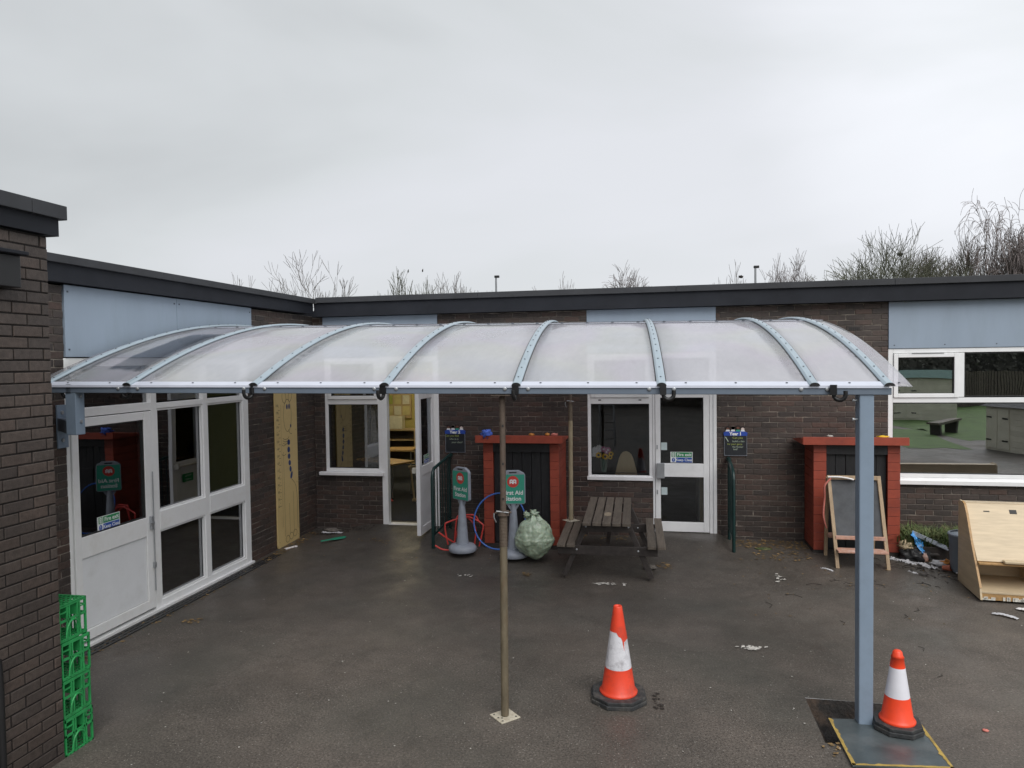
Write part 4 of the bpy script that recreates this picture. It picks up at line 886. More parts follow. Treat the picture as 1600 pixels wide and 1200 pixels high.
mb = MB(); mb.box(-5.368, -5.352, 5.54, 5.66, 1.95, 2.30); bp = world(mb).build('wall_plate', 'steel_blue', cn, O, bevel=.002)
mb = MB()
for z in (2.02, 2.24): mb.T = Matrix.Translation((-5.352, 5.59, z)) @ Matrix.Rotation(R(90), 4, 'Y'); mb.lathe([(.016, 0), (.016, .012)], n=6)
for z in (2.20, 2.40): mb.T = Matrix.Translation((-4.83, 5.24, z)) @ Matrix.Rotation(R(90), 4, 'Y'); mb.lathe([(.013, 0), (.013, .012)], n=6)
world(mb).build('bolts', 'zinc', bp, O, kind='stuff')
# black gutter hooks
def hook(x, rz):
    mb = MB(); mb.box(-.022, .022, -.05, .0, -.045, .03)
    pts = [(.0, -.02, -.03)]
    for k in range(9): a = math.pi*(1.0+k/8); pts.append((.065+.065*math.cos(a), -.025, -.05+.05*math.sin(a)))
    pts = [(a*.6, b, c*.8) for a, b, c in pts]+[(.078, -.025, -.012)]; mb.tube(pts, .015, 6)
    T = Matrix.Translation((x, YF-.005, 2.475)) @ Matrix.Rotation(rz, 4, 'Z'); mb.v = [tuple(T @ Vector(v)) for v in mb.v]
    mb.build('hook', 'black', cn, O)
for x, rz in ((-4.90, math.pi), (-4.33, math.pi), (-3.20, R(240)), (-2.08, R(255)), (-1.02, R(-95)), (.065, 0), (1.27, R(-20))): hook(x, rz)
for o in cn.children_recursive:          # the canopy falls slightly towards its right end
    for v in o.data.vertices:
        if v.co.z > 2.0: v.co.z += -.009*(v.co.x+1.5)*min(1, (v.co.z-2.0)/.3)

# ------------------------------------------------------------------ steel props
def prop(name, label, base, top, nut_t, low, upm, group, plate_z=0, rz=R(45), topplate=True, hand=1):
    t = thing(name, label, 'prop', base, 0, group); b = Vector((0, 0, .012)); e_ = Vector(top)-Vector(base)
    L = lambda s_: b+(e_-b)*s_
    mb = MB(); mb.tube([L(0), L(nut_t-.012)], .030, 16); mb.build('outer_tube', low, t)
    mb = MB(); mb.tube([L(nut_t-.012), L(1)], .0235, 16); mb.build('inner_tube', upm, t)
    mb = MB(); k0 = nut_t-.115
    for k in range(22): a = k0+.10*k/22; mb.tube([L(a), L(a+.0012), L(a+.0026), L(a+.0038)], [.030, .0325, .0325, .030], 14, caps=False)
    mb.build('thread', 'rust_up', t)
    mb = MB(); mb.tube([L(nut_t-.02), L(nut_t-.004)], .046, 12); q = L(nut_t-.012)
    mb.tube([q+Vector((-.06*hand, -.02, .004)), q+Vector((.06*hand, .02, .004))], .009, 6); mb.build('collar_nut', 'rust_up', t)
    mb = MB(); mb.tube([q+Vector((-.07, -.01, .0)), q+Vector((-.07, -.02, -.03)), q+Vector((-.055, -.01, -.07))], .006, 6); mb.tube([q+Vector((-.045, -.04, .022)), q+Vector((.05, -.035, .012))], .007, 6); mb.build('pin', 'galv', t)
    mb = MB(); mb.T = Matrix.Rotation(rz, 4, 'Z'); mb.box(-.085, .085, -.085, .085, 0, .008); pl = mb.build('base_plate', 'plate_cream', t, bevel=.002)
    mb = MB(); mb.T = Matrix.Rotation(rz, 4, 'Z')
    for i, j in ((-.06, -.06), (.06, -.06), (.06, .06), (-.06, .06), (-.06, 0), (-.04, -.02)): mb.disc(i, j, .008, .008, lambda a, b_, d: (a, b_, d), .0095, 8)
    mb.build('holes', 'seal', pl)
    mb = MB(); mb.T = Matrix.Translation(e_); mb.box(-.075, .075, -.075, .075, -.008, 0); mb.build('head_plate', 'rust_up', t)
    mb = MB()
    for s_ in (.62+.05, .78, .9):
        if s_ > nut_t+.03: q = L(s_); mb.T = Matrix.Translation(q+Vector((0.006, -.0225, 0))) @ Matrix.Rotation(R(90), 4, 'X'); mb.lathe([(.009, 0), (.009, .003)], n=8)
    if mb.v: mb.build('pin_holes', 'seal', t, kind='stuff')
    return t
prop('steel_prop', 'tall rusty adjustable steel prop standing on the tarmac under the canopy front', (-1.125, 5.18, .0), (-1.16, 5.41, 2.436), .635, 'rust_low', 'rust_up', 'adjustable steel props')
prop('steel_prop', 'smaller looking yellowish steel prop standing on the picnic bench by the wall', (-1.135, 9.72, .475), (-1.15, 9.95, 2.985), .66, 'rust_yel', 'rust_up', 'adjustable steel props')

# ------------------------------------------------------------------ traffic cones
def cone(loc, rz, H, rb, rt_, base_w, wz0, wz1, label, big):
    t = thing('traffic_cone', label, 'traffic cone', loc, rz, 'traffic cones in the yard')
    c = base_w*.27; w_ = base_w/2; oc = [(-w_, -w_+c), (-w_+c, -w_), (w_-c, -w_), (w_, -w_+c), (w_, w_-c), (w_-c, w_), (-w_+c, w_), (-w_, w_-c)]
    mb = MB(); mb.prism(oc, lambda a, b, d: (a, b, d), 0, .032); mb.prism([(a*.95, b*.95) for a, b in oc], lambda a, b, d: (a, b, d), .0321, .058); mb.build('base', 'rubber', t, bevel=.005)
    rr = lambda z: rb+(rt_-rb)*(z-.06)/(H-.06)
    n = 40; body = MB(); prof = [(rb*1.10, .058), (rb*1.12, .066), (rb*1.07, .075), (rr(.09), .09)]
    body.lathe(prof+[(rr(wz0), wz0)], n=n, capt=False); body.build('lower_body', 'cone_red' if big else 'cone_red2', t); body = MB()
    top = [(rr(wz1), wz1), (rr(H-.05), H-.05)]
    top += [(rt_, H-.006), (rt_*.92, H), (rt_*.6, H), (rt_*.55, H-.02)] if big else [(rr(H-.06)*1.05, H-.048), (rt_*1.06, H-.035), (rt_*.95, H-.012), (rt_*.6, H), (.005, H+.002)]
    body.lathe(top, n=n); body.build('upper_body', 'cone_red' if big else 'cone_red2', t)
    mb = MB(); vs = []; fs = []; m_ = 14
    for i in range(m_+1):
        for k in range(n):
            a = 2*math.pi*k/n; z1 = wz1
            if i == m_ and big:
                q = max(0, math.cos(a-R(300))); z1 = wz1
            z = wz0+(z1-wz0)*i/m_; vs.append((rr(z)*math.cos(a), rr(z)*math.sin(a), z))
    for i in range(m_):
        for k in range(n): fs.append((i*n+k, i*n+(k+1) % n, (i+1)*n+(k+1) % n, (i+1)*n+k))
    mb.add(vs, fs, True); mb.build('reflective_band', 'cone_white' if big else 'cone_white2', t)
    if big:   # red showing where the sleeve has torn
        mb = MB(); prf = [(0, .15), (.12, .12), (.25, .13), (.4, .10), (.5, .055), (.6, .04), (.8, .015), (1, .0)]; vs = []; fs = []
        cols = [(-105, .0), (-95, .03), (-88, .05), (-80, .055), (-72, .07), (-66, .10), (-62, .16), (-58, .23), (-55, .12), (-45, .11), (-30, .10), (-15, .10), (0, .09), (20, .06), (35, .0)]
        for a, dz in cols:
            for s_ in (0, 1): z = wz1+.002-dz*(1-s_)*.62; vs.append(((rr(z)+.0018)*math.cos(R(a)), (rr(z)+.0018)*math.sin(R(a)), z))
        for k in range(len(cols)-1): fs.append((2*k, 2*k+2, 2*k+3, 2*k+1))
        mb.add(vs, fs, True); mb.build('torn_patch', 'cone_red', t)
cone((-.293, 5.62, 0), R(6), .745, .135, .034, .43, .262, .548, 'taller traffic cone with torn white band, alone in the middle of the yard', True)
cone((1.700, 5.46, .022), R(-8), .565, .108, .033, .32, .238, .445, 'smaller clean traffic cone standing on the steel road plate', False)
# steel road plate
rp = thing('road_plate', 'dark steel plate with worn yellow painted edges lying over the pit', 'plate', (1.57, 5.25, .012))
mb = MB(); cr_ = [(1.249, 5.525), (1.889, 5.60), (1.893, 4.975), (1.259, 4.905)]
mb.prism([(a-1.57, b-5.25) for a, b in cr_][::-1], lambda a, b, d: (a, b, d), -.008, .006); mb.build('plate', 'steel_plate', rp, bevel=.002)
mb = MB(); rr = random.Random(4)
for i in (1, 2, 3):
    a = Vector(cr_[i]); b = Vector(cr_[(i+1) % 4]); ctr = Vector((1.57, 5.25)); n = 22; vs = []
    nrm = Vector((-(b-a).y, (b-a).x)).normalized()
    if nrm.dot(ctr-a) < 0: nrm = -nrm
    for k in range(n+1):
        q = a.lerp(b, k/n); wv = .022+.02*noise.noise(Vector((k*.6, i*5, 0))); o2 = q+nrm*.001; i2 = q+nrm*wv
        vs += [(o2.x-1.57, o2.y-5.25, .0085), (i2.x-1.57, i2.y-5.25, .0085)]
    fs = [(2*k, 2*k+1, 2*k+3, 2*k+2) for k in range(n)]; mb.add(vs, fs)
mb.build('painted_edge', 'yellow', rp)

# ------------------------------------------------------------------ crates
def crate_tree(loc, rz, label):
    t = thing('milk_crate', label, 'crate', loc, rz, 'green milk crates stacked in the corner'); W, D, Hh = .38, .245, .262
    x1 = 0; x0 = -W; y0, y1 = 0, D
    for (ax, f, a0, a1) in (('x', x1, y0, y1), ('x', x0, y0, y1), ('y', y0, x0, x1), ('y', y1, x0, x1)):
        mb = MB(); th = .009; g = lambda u0, u1, z0, z1, dd=0: mb.wb(ax, f, u0, u1, (-th if f in (x1, y0) else 0)-dd*(1 if f in (x1, y0) else -1), (0 if f in (x1, y0) else th), z0, z1)
        if ax == 'y': g = lambda u0, u1, z0, z1, dd=0: mb.box(u0, u1, f, f+(th if f == y0 else -th), z0, z1)
        else: g = lambda u0, u1, z0, z1, dd=0: mb.box(f, f+(-th if f == x1 else th), u0, u1, z0, z1)
        g(a0, a1, 0, .018); g(a0, a1, Hh-.022, Hh-.002); g(a0, a1, Hh*.52, Hh*.52+.016)
        L = a1-a0
        for q in (0, .27, .35, .65, .73, .955): g(a0+L*q, a0+L*q+.011, .018, Hh-.022)
        g(a0, a0+L*.27, Hh*.76, Hh*.76+.008); g(a0+L*.73, a1, Hh*.76, Hh*.76+.008)
        c = (a0+a1)/2; pts = [(c+L*.26*math.cos(math.pi*k/12), .018+.115*math.sin(math.pi*k/12)) for k in range(13)]
        fn = (lambda a, b: (f, a, b)) if ax == 'x' else (lambda a, b: (a, f, b))
        mb.tube([fn(a, b) for a, b in pts], .0065, 5)
        mb.build('side_panel', 'crate', t)
    mb = MB()
    for k in range(11): mb.box(x0+k*W/10.6, x0+k*W/10.6+.006, y0, y1, .004, .012)
    for k in range(8): mb.box(x0, x1, y0+k*D/7.4, y0+k*D/7.4+.006, .005, .013)
    mb.build('base_grid', 'crate', t)
    mb = MB()
    for k in range(1, 4): mb.box(x0+k*W/4, x0+k*W/4+.005, y0+.01, y1-.01, .15, Hh-.03)
    for k in range(1, 3): mb.box(x0+.01, x1-.01, y0+k*D/3, y0+k*D/3+.005, .151, Hh-.029)
    mb.build('divider', 'crate', t); return t
labs = ['green milk crate on the ground, lowest of the stack', 'green milk crate second from the bottom of the stack', 'green milk crate third from the bottom of the stack', 'green milk crate on top of the stack beside the near brick wing']
c0 = crate_tree((-4.0, 4.115, -.005), 0, labs[0])
for k in range(1, 4):
    c = copy_tree(c0); c.location = (-4.0-.004*k, 4.118-.003*k+(.004 if k == 2 else 0), -.005+.266*k); c['label'] = labs[k]; c.rotation_euler = (0, 0, R((0, 1.2, -1, 1.5)[k]))
# extra lattice on the top crate
mb = MB()
for k in range(12): mb.box(-.38+k*.034, -.374+k*.034, .0, .245, .250, .256)
for k in range(6): mb.beam((-.375, .01+k*.045, .257), (-.01, .03+k*.04, .257), .006, .006)
mb.build('lid_grid', 'crate', c)

# ------------------------------------------------------------------ railings
def railing(x, y0, label):
    z0 = gz(x, 10.2)-.02; zn = gz(x, y0)
    t = thing('handrail', label, 'railing', (x, y0, 0), 0, 'dark green handrails beside the doors'); e_ = 10.52-y0; H = 1.16
    mb = MB(); mb.tube([(0, 0, zn-.02), (0, 0, H-.12), (0, .03, H-.04), (0, .10, H+.01), (0, e_, H+.09), ], .024, 10); mb.build('top_rail', 'rail_green', t)
    mb = MB(); mb.tube([(0, .0, .22), (0, e_, .27)], .018, 8); mb.build('lower_rail', 'rail_green', t)
    mb = MB(); mb.tube([(0, e_-.03, .02), (0, e_-.03, H+.09)], .022, 8); mb.build('wall_post', 'rail_green', t)
    n = 6
    for k in range(n): yy = e_*(k+1)/(n+1)-.02; mb = MB(); mb.tube([(0, yy, .23), (0, yy, H+.01+.07*k/n)], .009, 6); mb.build('bar', 'rail_green', t)
    mb = MB(); mb.tube([(0, e_-.02, H+.08), (.0, e_+.07, H+.08)], .035, 10); mb.build('wall_fixing', 'rail_green', t)
railing(-3.10, 9.62, 'dark green tubular handrail between the open door and the left play hutch')
railing(1.045, 9.90, 'dark green tubular handrail to the right of the closed door')

# ------------------------------------------------------------------ red hutches
def hutch(x0, x1, y0, ztop, pl_, pr_, roof, label, g, seed):
    t = thing('play_hutch', label, 'hutch', ((x0+x1)/2, y0, g), 0, 'red and black wooden hutches against the wall'); O = t.location; y1 = 10.56
    zb = ztop-.10
    def planks(par, ax, face, u0, u1, z0, z1, off, name='plank', outward=1):
        z = z0; k = 0; rr = random.Random(seed)
        while z < z1-.01:
            h = min(.118, z1-z); mb = MB(); dd = rr.uniform(0, .003)
            if ax == 'y': mb.box(u0, u1, face-.018-dd, face, z+.002, z+h-.002)
            else: mb.box(min(face, face+outward*(.016+dd)), max(face, face+outward*(.016+dd)), u0, u1, z+.002, z+h-.002)
            mb.build(name, 'red_paint', par, off, bevel=.002, seg=1); z += h; k += 1
    mb = MB(); mb.box(x0+.02, x1-.02, y0+.09, y1, g+.02, zb); body = mb.build('carcass', 'black_wood', t, O)
    planks(t, 'y', y0+.02, x0, pl_, g+.05, zb, O); planks(t, 'y', y0+.02, pr_, x1, g+.05, zb, O)
    planks(t, 'x', x0+.018, y0+.022, y1, g+.05, zb, O, outward=-1); planks(t, 'x', x1-.018, y0+.022, y1, g+.05, zb, O, outward=1)
    mb = MB(); mb.box(x0+.02, pl_-.005, y0+.021, y0+.10, g+.02, zb-.001); mb.box(pr_+.005, x1-.02, y0+.021, y0+.10, g+.02, zb-.001); mb.build('corner_post', 'red_paint', t, O)
    n = 6; wd = (pr_-pl_)/n
    for k in range(n): mb = MB(); mb.box(pl_+k*wd+.003, pl_+(k+1)*wd-.003, y0+.055+.003*(k % 2), y0+.089, g+.06, zb-.14); mb.build('board', 'black_wood', t, O, bevel=.002, seg=1)
    mb = MB(); mb.box(pl_-.0, pr_+.0, y0+.005, y0+.05, zb-.14, zb-.001); mb.build('header', 'black_wood', t, O, bevel=.003)
    mb = MB(); mb.box(pl_+wd*2, pl_+wd*3.9, y0+.042, y0+.054, g+.85, g+1.0); mb.build('batten', 'black_wood', t, O, bevel=.003)
    mb = MB(); mb.prism([(y0-.075, zb), (y1+.01, zb), (y1+.01, zb+.006), (y0-.075, ztop-.012)], lambda a, b, d: (d, a, b), roof[0], roof[1]); mb.build('roof', 'red_paint', t, O, bevel=.004)
    mb = MB(); mb.box(roof[0]+.01, roof[1]-.01, y0-.10, y0-.076, zb-.005, ztop-.002); mb.build('fascia_board', 'red_paint', t, O, bevel=.003)
    mb = MB(); mb.box(x0-.005, x1+.005, y0+.01, y1, g-.03, g+.049); mb.build('plinth', 'wood_dark', t, O)
    return t
hutch(-2.375, -1.300, 9.74, 1.655, -2.235, -1.425, (-2.475, -1.235), 'left red and black hutch behind the first aid signs, blue rag on its roof', .06, 1)
hutch(2.075, 3.135, 9.99, 1.64, 2.235, 2.985, (1.915, 3.22), 'right red and black hutch behind the chalkboard easel and grey post', .07, 2)
def lump(name, label, cat, c, r_, m, seed=1, amp=.5, freq=2.5, group=None, n=14):
    mb = MB(); mb.blob((0, 0, 0), *r_, seed, amp, freq, n, 10); o = mb.build(name, m); o.location = c; return tag(o, label, cat, group)
lump('crumpled_rag', 'crumpled blue and white rag on the left hutch roof', 'rag', (-2.31, 9.69, 1.675), (.075, .07, .055), 'rag_blue', 4, .9, 3, n=20)
lump('bean_bag', 'small yellow lump on the left hutch roof near the rusty prop', 'bean bag', (-1.68, 9.75, 1.66), (.04, .04, .018), 'orange', 2)
lump('bean_bag', 'yellow lump on the left hutch roof beside the pink one', 'bean bag', (-1.455, 9.75, 1.662), (.035, .035, .022), 'orange', 3)
lump('bean_bag', 'pink lump at the right end of the left hutch roof', 'bean bag', (-1.36, 9.75, 1.662), (.05, .04, .02), 'pink', 5)
lump('bean_bag', 'pale yellow sponge on the right hutch roof next to the grey post', 'sponge', (2.93, 10.0, 1.64), (.08, .04, .012), 'petal_yellow', 6)
lump('bean_bag', 'tiny pale lump on the left of the right hutch roof', 'pebble', (2.28, 10.0, 1.64), (.04, .03, .014), 'leaf_pale', 7)

# ------------------------------------------------------------------ first aid signs
def first_aid(loc, rz, label, tilt=0):
    t = thing('first_aid_sign', label, 'sign', loc, rz, 'first aid station signs')
    mb = MB(); mb.lathe([(.185, 0), (.195, .02), (.19, .055), (.16, .085), (.11, .095)], n=28); mb.build('base', 'sign_grey', t)
    mb = MB(); mb.lathe([(.085, .09), (.083, .12), (.045, .60), (.03, .66), (.036, .70)], n=20); mb.build('stand', 'sign_grey', t)
    mb = MB()
    for s_ in (-1, 1): mb.beam((s_*.02, 0, .62), (s_*.075, 0, .705), .012, .03)
    mb.build('prong', 'sign_grey', t)
    W, z0, z1 = .165, .70, 1.12
    pts = [(-W+.02, z0), (W-.02, z0), (W, z0+.02), (W, z1-.03), (W-.02, z1), (.08, z1+.035), (-.08, z1+.035), (-W+.02, z1), (-W, z1-.03), (-W, z0+.02)]
    mb = MB(); mb.prism(pts, lambda a, b, d: (a, d, b), -.024, .024); pn = mb.build('panel', 'sign_grey', t, bevel=.006)
    mb = MB(); mb.box(-.05, .05, -.027, .027, z1+.0, z1+.017); mb.build('hand_hole', 'seal', pn)
    for s_ in (-1, 1):
        fn = lambda a, b, d: (a*s_*-1*-1 if s_ > 0 else -a, -(.0245+d)*s_, b)
        mb = MB(); mb.m = 0; W2 = W-.012; mb.prism([(-W2, z0+.012), (W2, z0+.012), (W2, z1-.02), (-W2, z1-.02)], fn, 0, .0015)
        c = z1-.115; mb.m = 1; mb.disc(0, c, .078, .078, fn, .0025, 28)
        mb.m = 2; mb.add([fn(a*.045, c+b*.03, .0035) for a, b in ((-1, -1), (1, -1), (1, .6), (.7, 1), (.2, 1), (0, .5), (-.2, 1), (-.7, 1), (-1, .6))], [tuple(range(9))])
        mb.m = 1
        for a in (-.5, .5):
            mb.disc(a*.045, c+.006, .008, .008, fn, .0045, 10); mb.disc(a*.045, c-.026, .011, .011, fn, .0045, 10)
        mb.m = 2; mb.text('First Aid', .078, fn, 0, z0+.155, .0035, bold=.002); mb.text('Station', .078, fn, 0, z0+.075, .0035, bold=.002)
        mb.build('poster', ['sign_green', 'print_red', 'print_white'], pn)
    return t
first_aid((-2.60, 9.38, .09), R(-33), 'green first aid sign on grey stand, left one, turned sideways beside the blue hoop')
first_aid((-1.86, 9.28, .075), R(10), 'green first aid sign facing forward behind the rusty prop and rubbish bag')

# hoop & red tubes
mb = MB(); cx, cy, cz, rh = -2.12, 9.56, .47, .365
mb.tube([(cx+rh*math.cos(a), cy+.13*math.sin(a)+.02, cz+rh*math.sin(a)) for a in [2*math.pi*k/48 for k in range(48)]], .0115, 8, closed=True)
tag(mb.build('hula_hoop', 'hoop_blue', None, (cx, cy, .1)), 'blue plastic hoop leaning on the left hutch between the signs', 'hoop')
def rsmooth(pts, n=6):
    P = [Vector(q) for q in pts]; o = []
    for i in range(len(P)-1):
        p0, p1, p2, p3 = P[max(i-1, 0)], P[i], P[i+1], P[min(i+2, len(P)-1)]
        for k in range(n):
            t = k/n; o.append(.5*((2*p1)+(-p0+p2)*t+(2*p0-5*p1+4*p2-p3)*t*t+(-p0+3*p1-3*p2+p3)*t**3))
    o.append(P[-1]); return o
rt_ = thing('red_tube_frame', 'tangle of bent red metal tubes behind the left first aid sign', 'frame', (-2.65, 9.62, .08)); O = rt_.location
for pts in ([(-2.98, 9.5, .30), (-2.86, 9.55, .2), (-2.75, 9.6, .12), (-2.70, 9.6, .11)], [(-3.0, 9.40, .14), (-2.9, 9.4, .09), (-2.78, 9.42, .08), (-2.72, 9.5, .10)],
            [(-2.86, 9.55, .12), (-2.90, 9.55, .38), (-2.84, 9.57, .44), (-2.62, 9.62, .50), (-2.50, 9.62, .48), (-2.38, 9.6, .42), (-2.36, 9.6, .36), (-2.42, 9.6, .10)],
            [(-2.78, 9.6, .10), (-2.74, 9.6, .48), (-2.66, 9.64, .52), (-2.5, 9.66, .52), (-2.44, 9.66, .44)], [(-2.80, 9.62, .10), (-2.68, 9.64, .46), (-2.58, 9.64, .48), (-2.48, 9.64, .34), (-2.50, 9.64, .1)]):
    mb = MB(); mb.tube(rsmooth(pts), .012, 8); mb.build('tube', 'tube_red', rt_, O)

# rubbish bag
def bag():
    mb = MB(); vs = []; fs = []; n, m_ = 110, 70
    for i in range(m_+1):
        t = i/m_; th = math.pi*t
        for k in range(n):
            a = 2*math.pi*k/n; v = Vector((math.sin(th)*math.cos(a), math.sin(th)*math.sin(a), -math.cos(th)))
            rr = (.262 if v.z < 0 else .25)*math.pow(math.sin(th)+1e-6, .72)*(1-.28*max(0, t-.55)**1.0)
            z = .02+.60*t-.02*math.sin(th*2)
            fold = math.sin(a*9+3*noise.noise(Vector((math.cos(a), math.sin(a), t*2))))*.5+math.sin(a*17+6*noise.noise(Vector((math.cos(a)*2, math.sin(a)*2, t*3))))*.35
            q = 1+.13*noise.noise(v*1.9+Vector((2, 0, 0)))+.05*noise.noise(v*5)+fold*(.012+.055*max(0, t-.5)**1.3*2)-.03*(1-min(1, abs(noise.noise(v*3.1+Vector((0, 7, 4))))*6))
            if t > .86: rr *= .8+.35*math.sin(a*7+t*9)*.35; z += .03*math.sin(a*3)
            vs.append((rr*q*math.cos(a), rr*q*math.sin(a)*.9, max(.0, z+.02*noise.noise(v*4))))
    for i in range(m_):
        for k in range(n): fs.append((i*n+k, i*n+(k+1) % n, (i+1)*n+(k+1) % n, (i+1)*n+k))
    mb.add(vs, fs, True)
    t = thing('rubbish_bag', 'full pale green translucent rubbish bag on the tarmac beside the picnic bench', 'rubbish bag', (-1.565, 9.20, .04))
    mb.build('sack', 'bag', t)
    mb = MB(); mb.blob((-.10, 0, .615), .045, .03, .035, 5, 1.2, 3, 16, 10); mb.blob((.0, 0, .635), .05, .04, .04, 8, 1.2, 3, 16, 10); mb.build('tied_neck', 'bag', t)
bag()

# ------------------------------------------------------------------ picnic table
pt = thing('picnic_table', 'weathered brown wooden picnic table with attached benches under the middle window', 'picnic table', (-.585, 9.25, .05), R(1.5))
def plank(par, name, x0, x1, y0, y1, z0, z1, m, b=.004):
    mb = MB(); mb.box(x0, x1, y0, y1, z0, z1); return mb.build(name, m, par, bevel=b)
Y0, Y1 = -.83, .80
for k in range(5):
    x = -.285+k*.1175; s_ = plank(pt, 'table_slat', x, x+.098, Y0, Y1, .665, .70, 'wood_old')
    if k == 2:
        mb = MB(); q = [(.008, -.40), (.05, -.44), (.09, -.40), (.092, -.25), (.05, -.2), (.006, -.26)]; mb.add([(x+a, b, .7012) for a, b in q], [tuple(range(6))]); mb.build('worn_patch', 'wood_patch', s_)
for sx_ in (-1, 1):
    for k in range(2):
        x = (-.60+k*.115) if sx_ < 0 else (.49+k*.115)-.01; plank(pt, 'bench_slat', x, x+.098, Y0+.06, Y1-.02, .385, .42, 'wood_old')
for yy in (-.62, .58):
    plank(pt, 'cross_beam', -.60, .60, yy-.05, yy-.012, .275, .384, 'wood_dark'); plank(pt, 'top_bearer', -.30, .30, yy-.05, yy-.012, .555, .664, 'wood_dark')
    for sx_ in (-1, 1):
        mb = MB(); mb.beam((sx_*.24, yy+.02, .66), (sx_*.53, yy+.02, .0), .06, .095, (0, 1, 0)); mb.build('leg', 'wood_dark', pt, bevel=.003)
    mb = MB()
    for x, z in ((-.255, .62), (.255, .62), (-.37, .335), (.37, .335)): mb.T = Matrix.Translation((x, yy-.05, z)) @ Matrix.Rotation(R(90), 4, 'X'); mb.lathe([(.012, 0), (.012, .004), (.006, .008)], n=8)
    mb.build('bolts', 'zinc', pt, kind='stuff')
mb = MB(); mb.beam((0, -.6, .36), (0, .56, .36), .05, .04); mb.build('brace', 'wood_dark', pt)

# ------------------------------------------------------------------ chalkboard easel
ez = thing('chalkboard_easel', 'small wooden double-sided chalkboard easel standing in front of the right hutch', 'easel', (2.50, 9.55, .045))
BLx, BRx, FYy, RYy = -.26, .33, -.13, .38; TLx, TRx, TY, TZ = -.315, .275, .10, 1.13
for a, b, n_ in (((BLx, FYy, 0), (TLx, TY, TZ), 'leg'), ((BRx, FYy, 0), (TRx, TY, TZ), 'leg'), ((-.29, RYy, 0), (TLx, TY+.05, TZ-.03), 'leg'), ((.28, RYy, .0), (TRx, TY+.05, TZ-.03), 'leg')):
    mb = MB(); mb.beam(a, b, .042, .028, (0, 1, 0)); mb.build(n_, 'pine', ez, bevel=.003)
L_ = lambda s_, x: Vector((x, FYy+(TY-FYy)*s_, TZ*s_))
mb = MB(); mb.beam((TLx+.02, TY-.022, TZ-.022), (TRx-.02, TY-.022, TZ-.022), .03, .05); mb.build('top_rail', 'pine', ez, bevel=.003)
mb = MB(); a0, a1 = L_(.335, 0), L_(.945, 0); vs = []
for s_, xa, xb in ((.335, BLx+.01, BRx-.05), (.945, TLx+.03, TRx-.02)): pass
mb.add([(-.255, a0.y+.012, a0.z), (.295, a0.y+.012, a0.z), (.255, a1.y+.012, a1.z), (-.29, a1.y+.012, a1.z), (-.255, a0.y+.022, a0.z), (.295, a0.y+.022, a0.z), (.255, a1.y+.022, a1.z), (-.29, a1.y+.022, a1.z)],
       [(0, 1, 2, 3), (7, 6, 5, 4), (0, 4, 5, 1), (1, 5, 6, 2), (2, 6, 7, 3), (3, 7, 4, 0)]); mb.build('chalkboard', 'chalk', ez)
mb = MB(); q = L_(.33, 0); mb.beam((-.27, q.y-.01, q.z), (.31, q.y-.01, q.z), .03, .045); mb.build('lower_rail', 'pine_pink', ez, bevel=.003)
mb = MB(); q = L_(.20, 0); mb.box(-.27, .31, q.y-.13, q.y+.05, q.z-.012, q.z+.012); mb.build('tray', 'pine_pink', ez, bevel=.004)
mb = MB(); mb.box(-.29, .29, .20, .38, .30, .33); mb.build('rear_tray', 'pine_pink', ez, bevel=.004)
mb = MB(); mb.tube(rsmooth([(-.30, .05, 1.10), (-.37, .06, 1.0), (-.36, .1, .85), (-.38, .08, .62), (-.34, .1, .45)]), .012, 6); mb.build('ribbon', 'pink', ez)
mb = MB(); mb.tube(rsmooth([(-.33, .06, 1.115), (-.2, .04, 1.12), (-.08, .05, 1.10), (-.03, .05, 1.085)]), .011, 6); mb.build('tape', 'petal_white', ez)

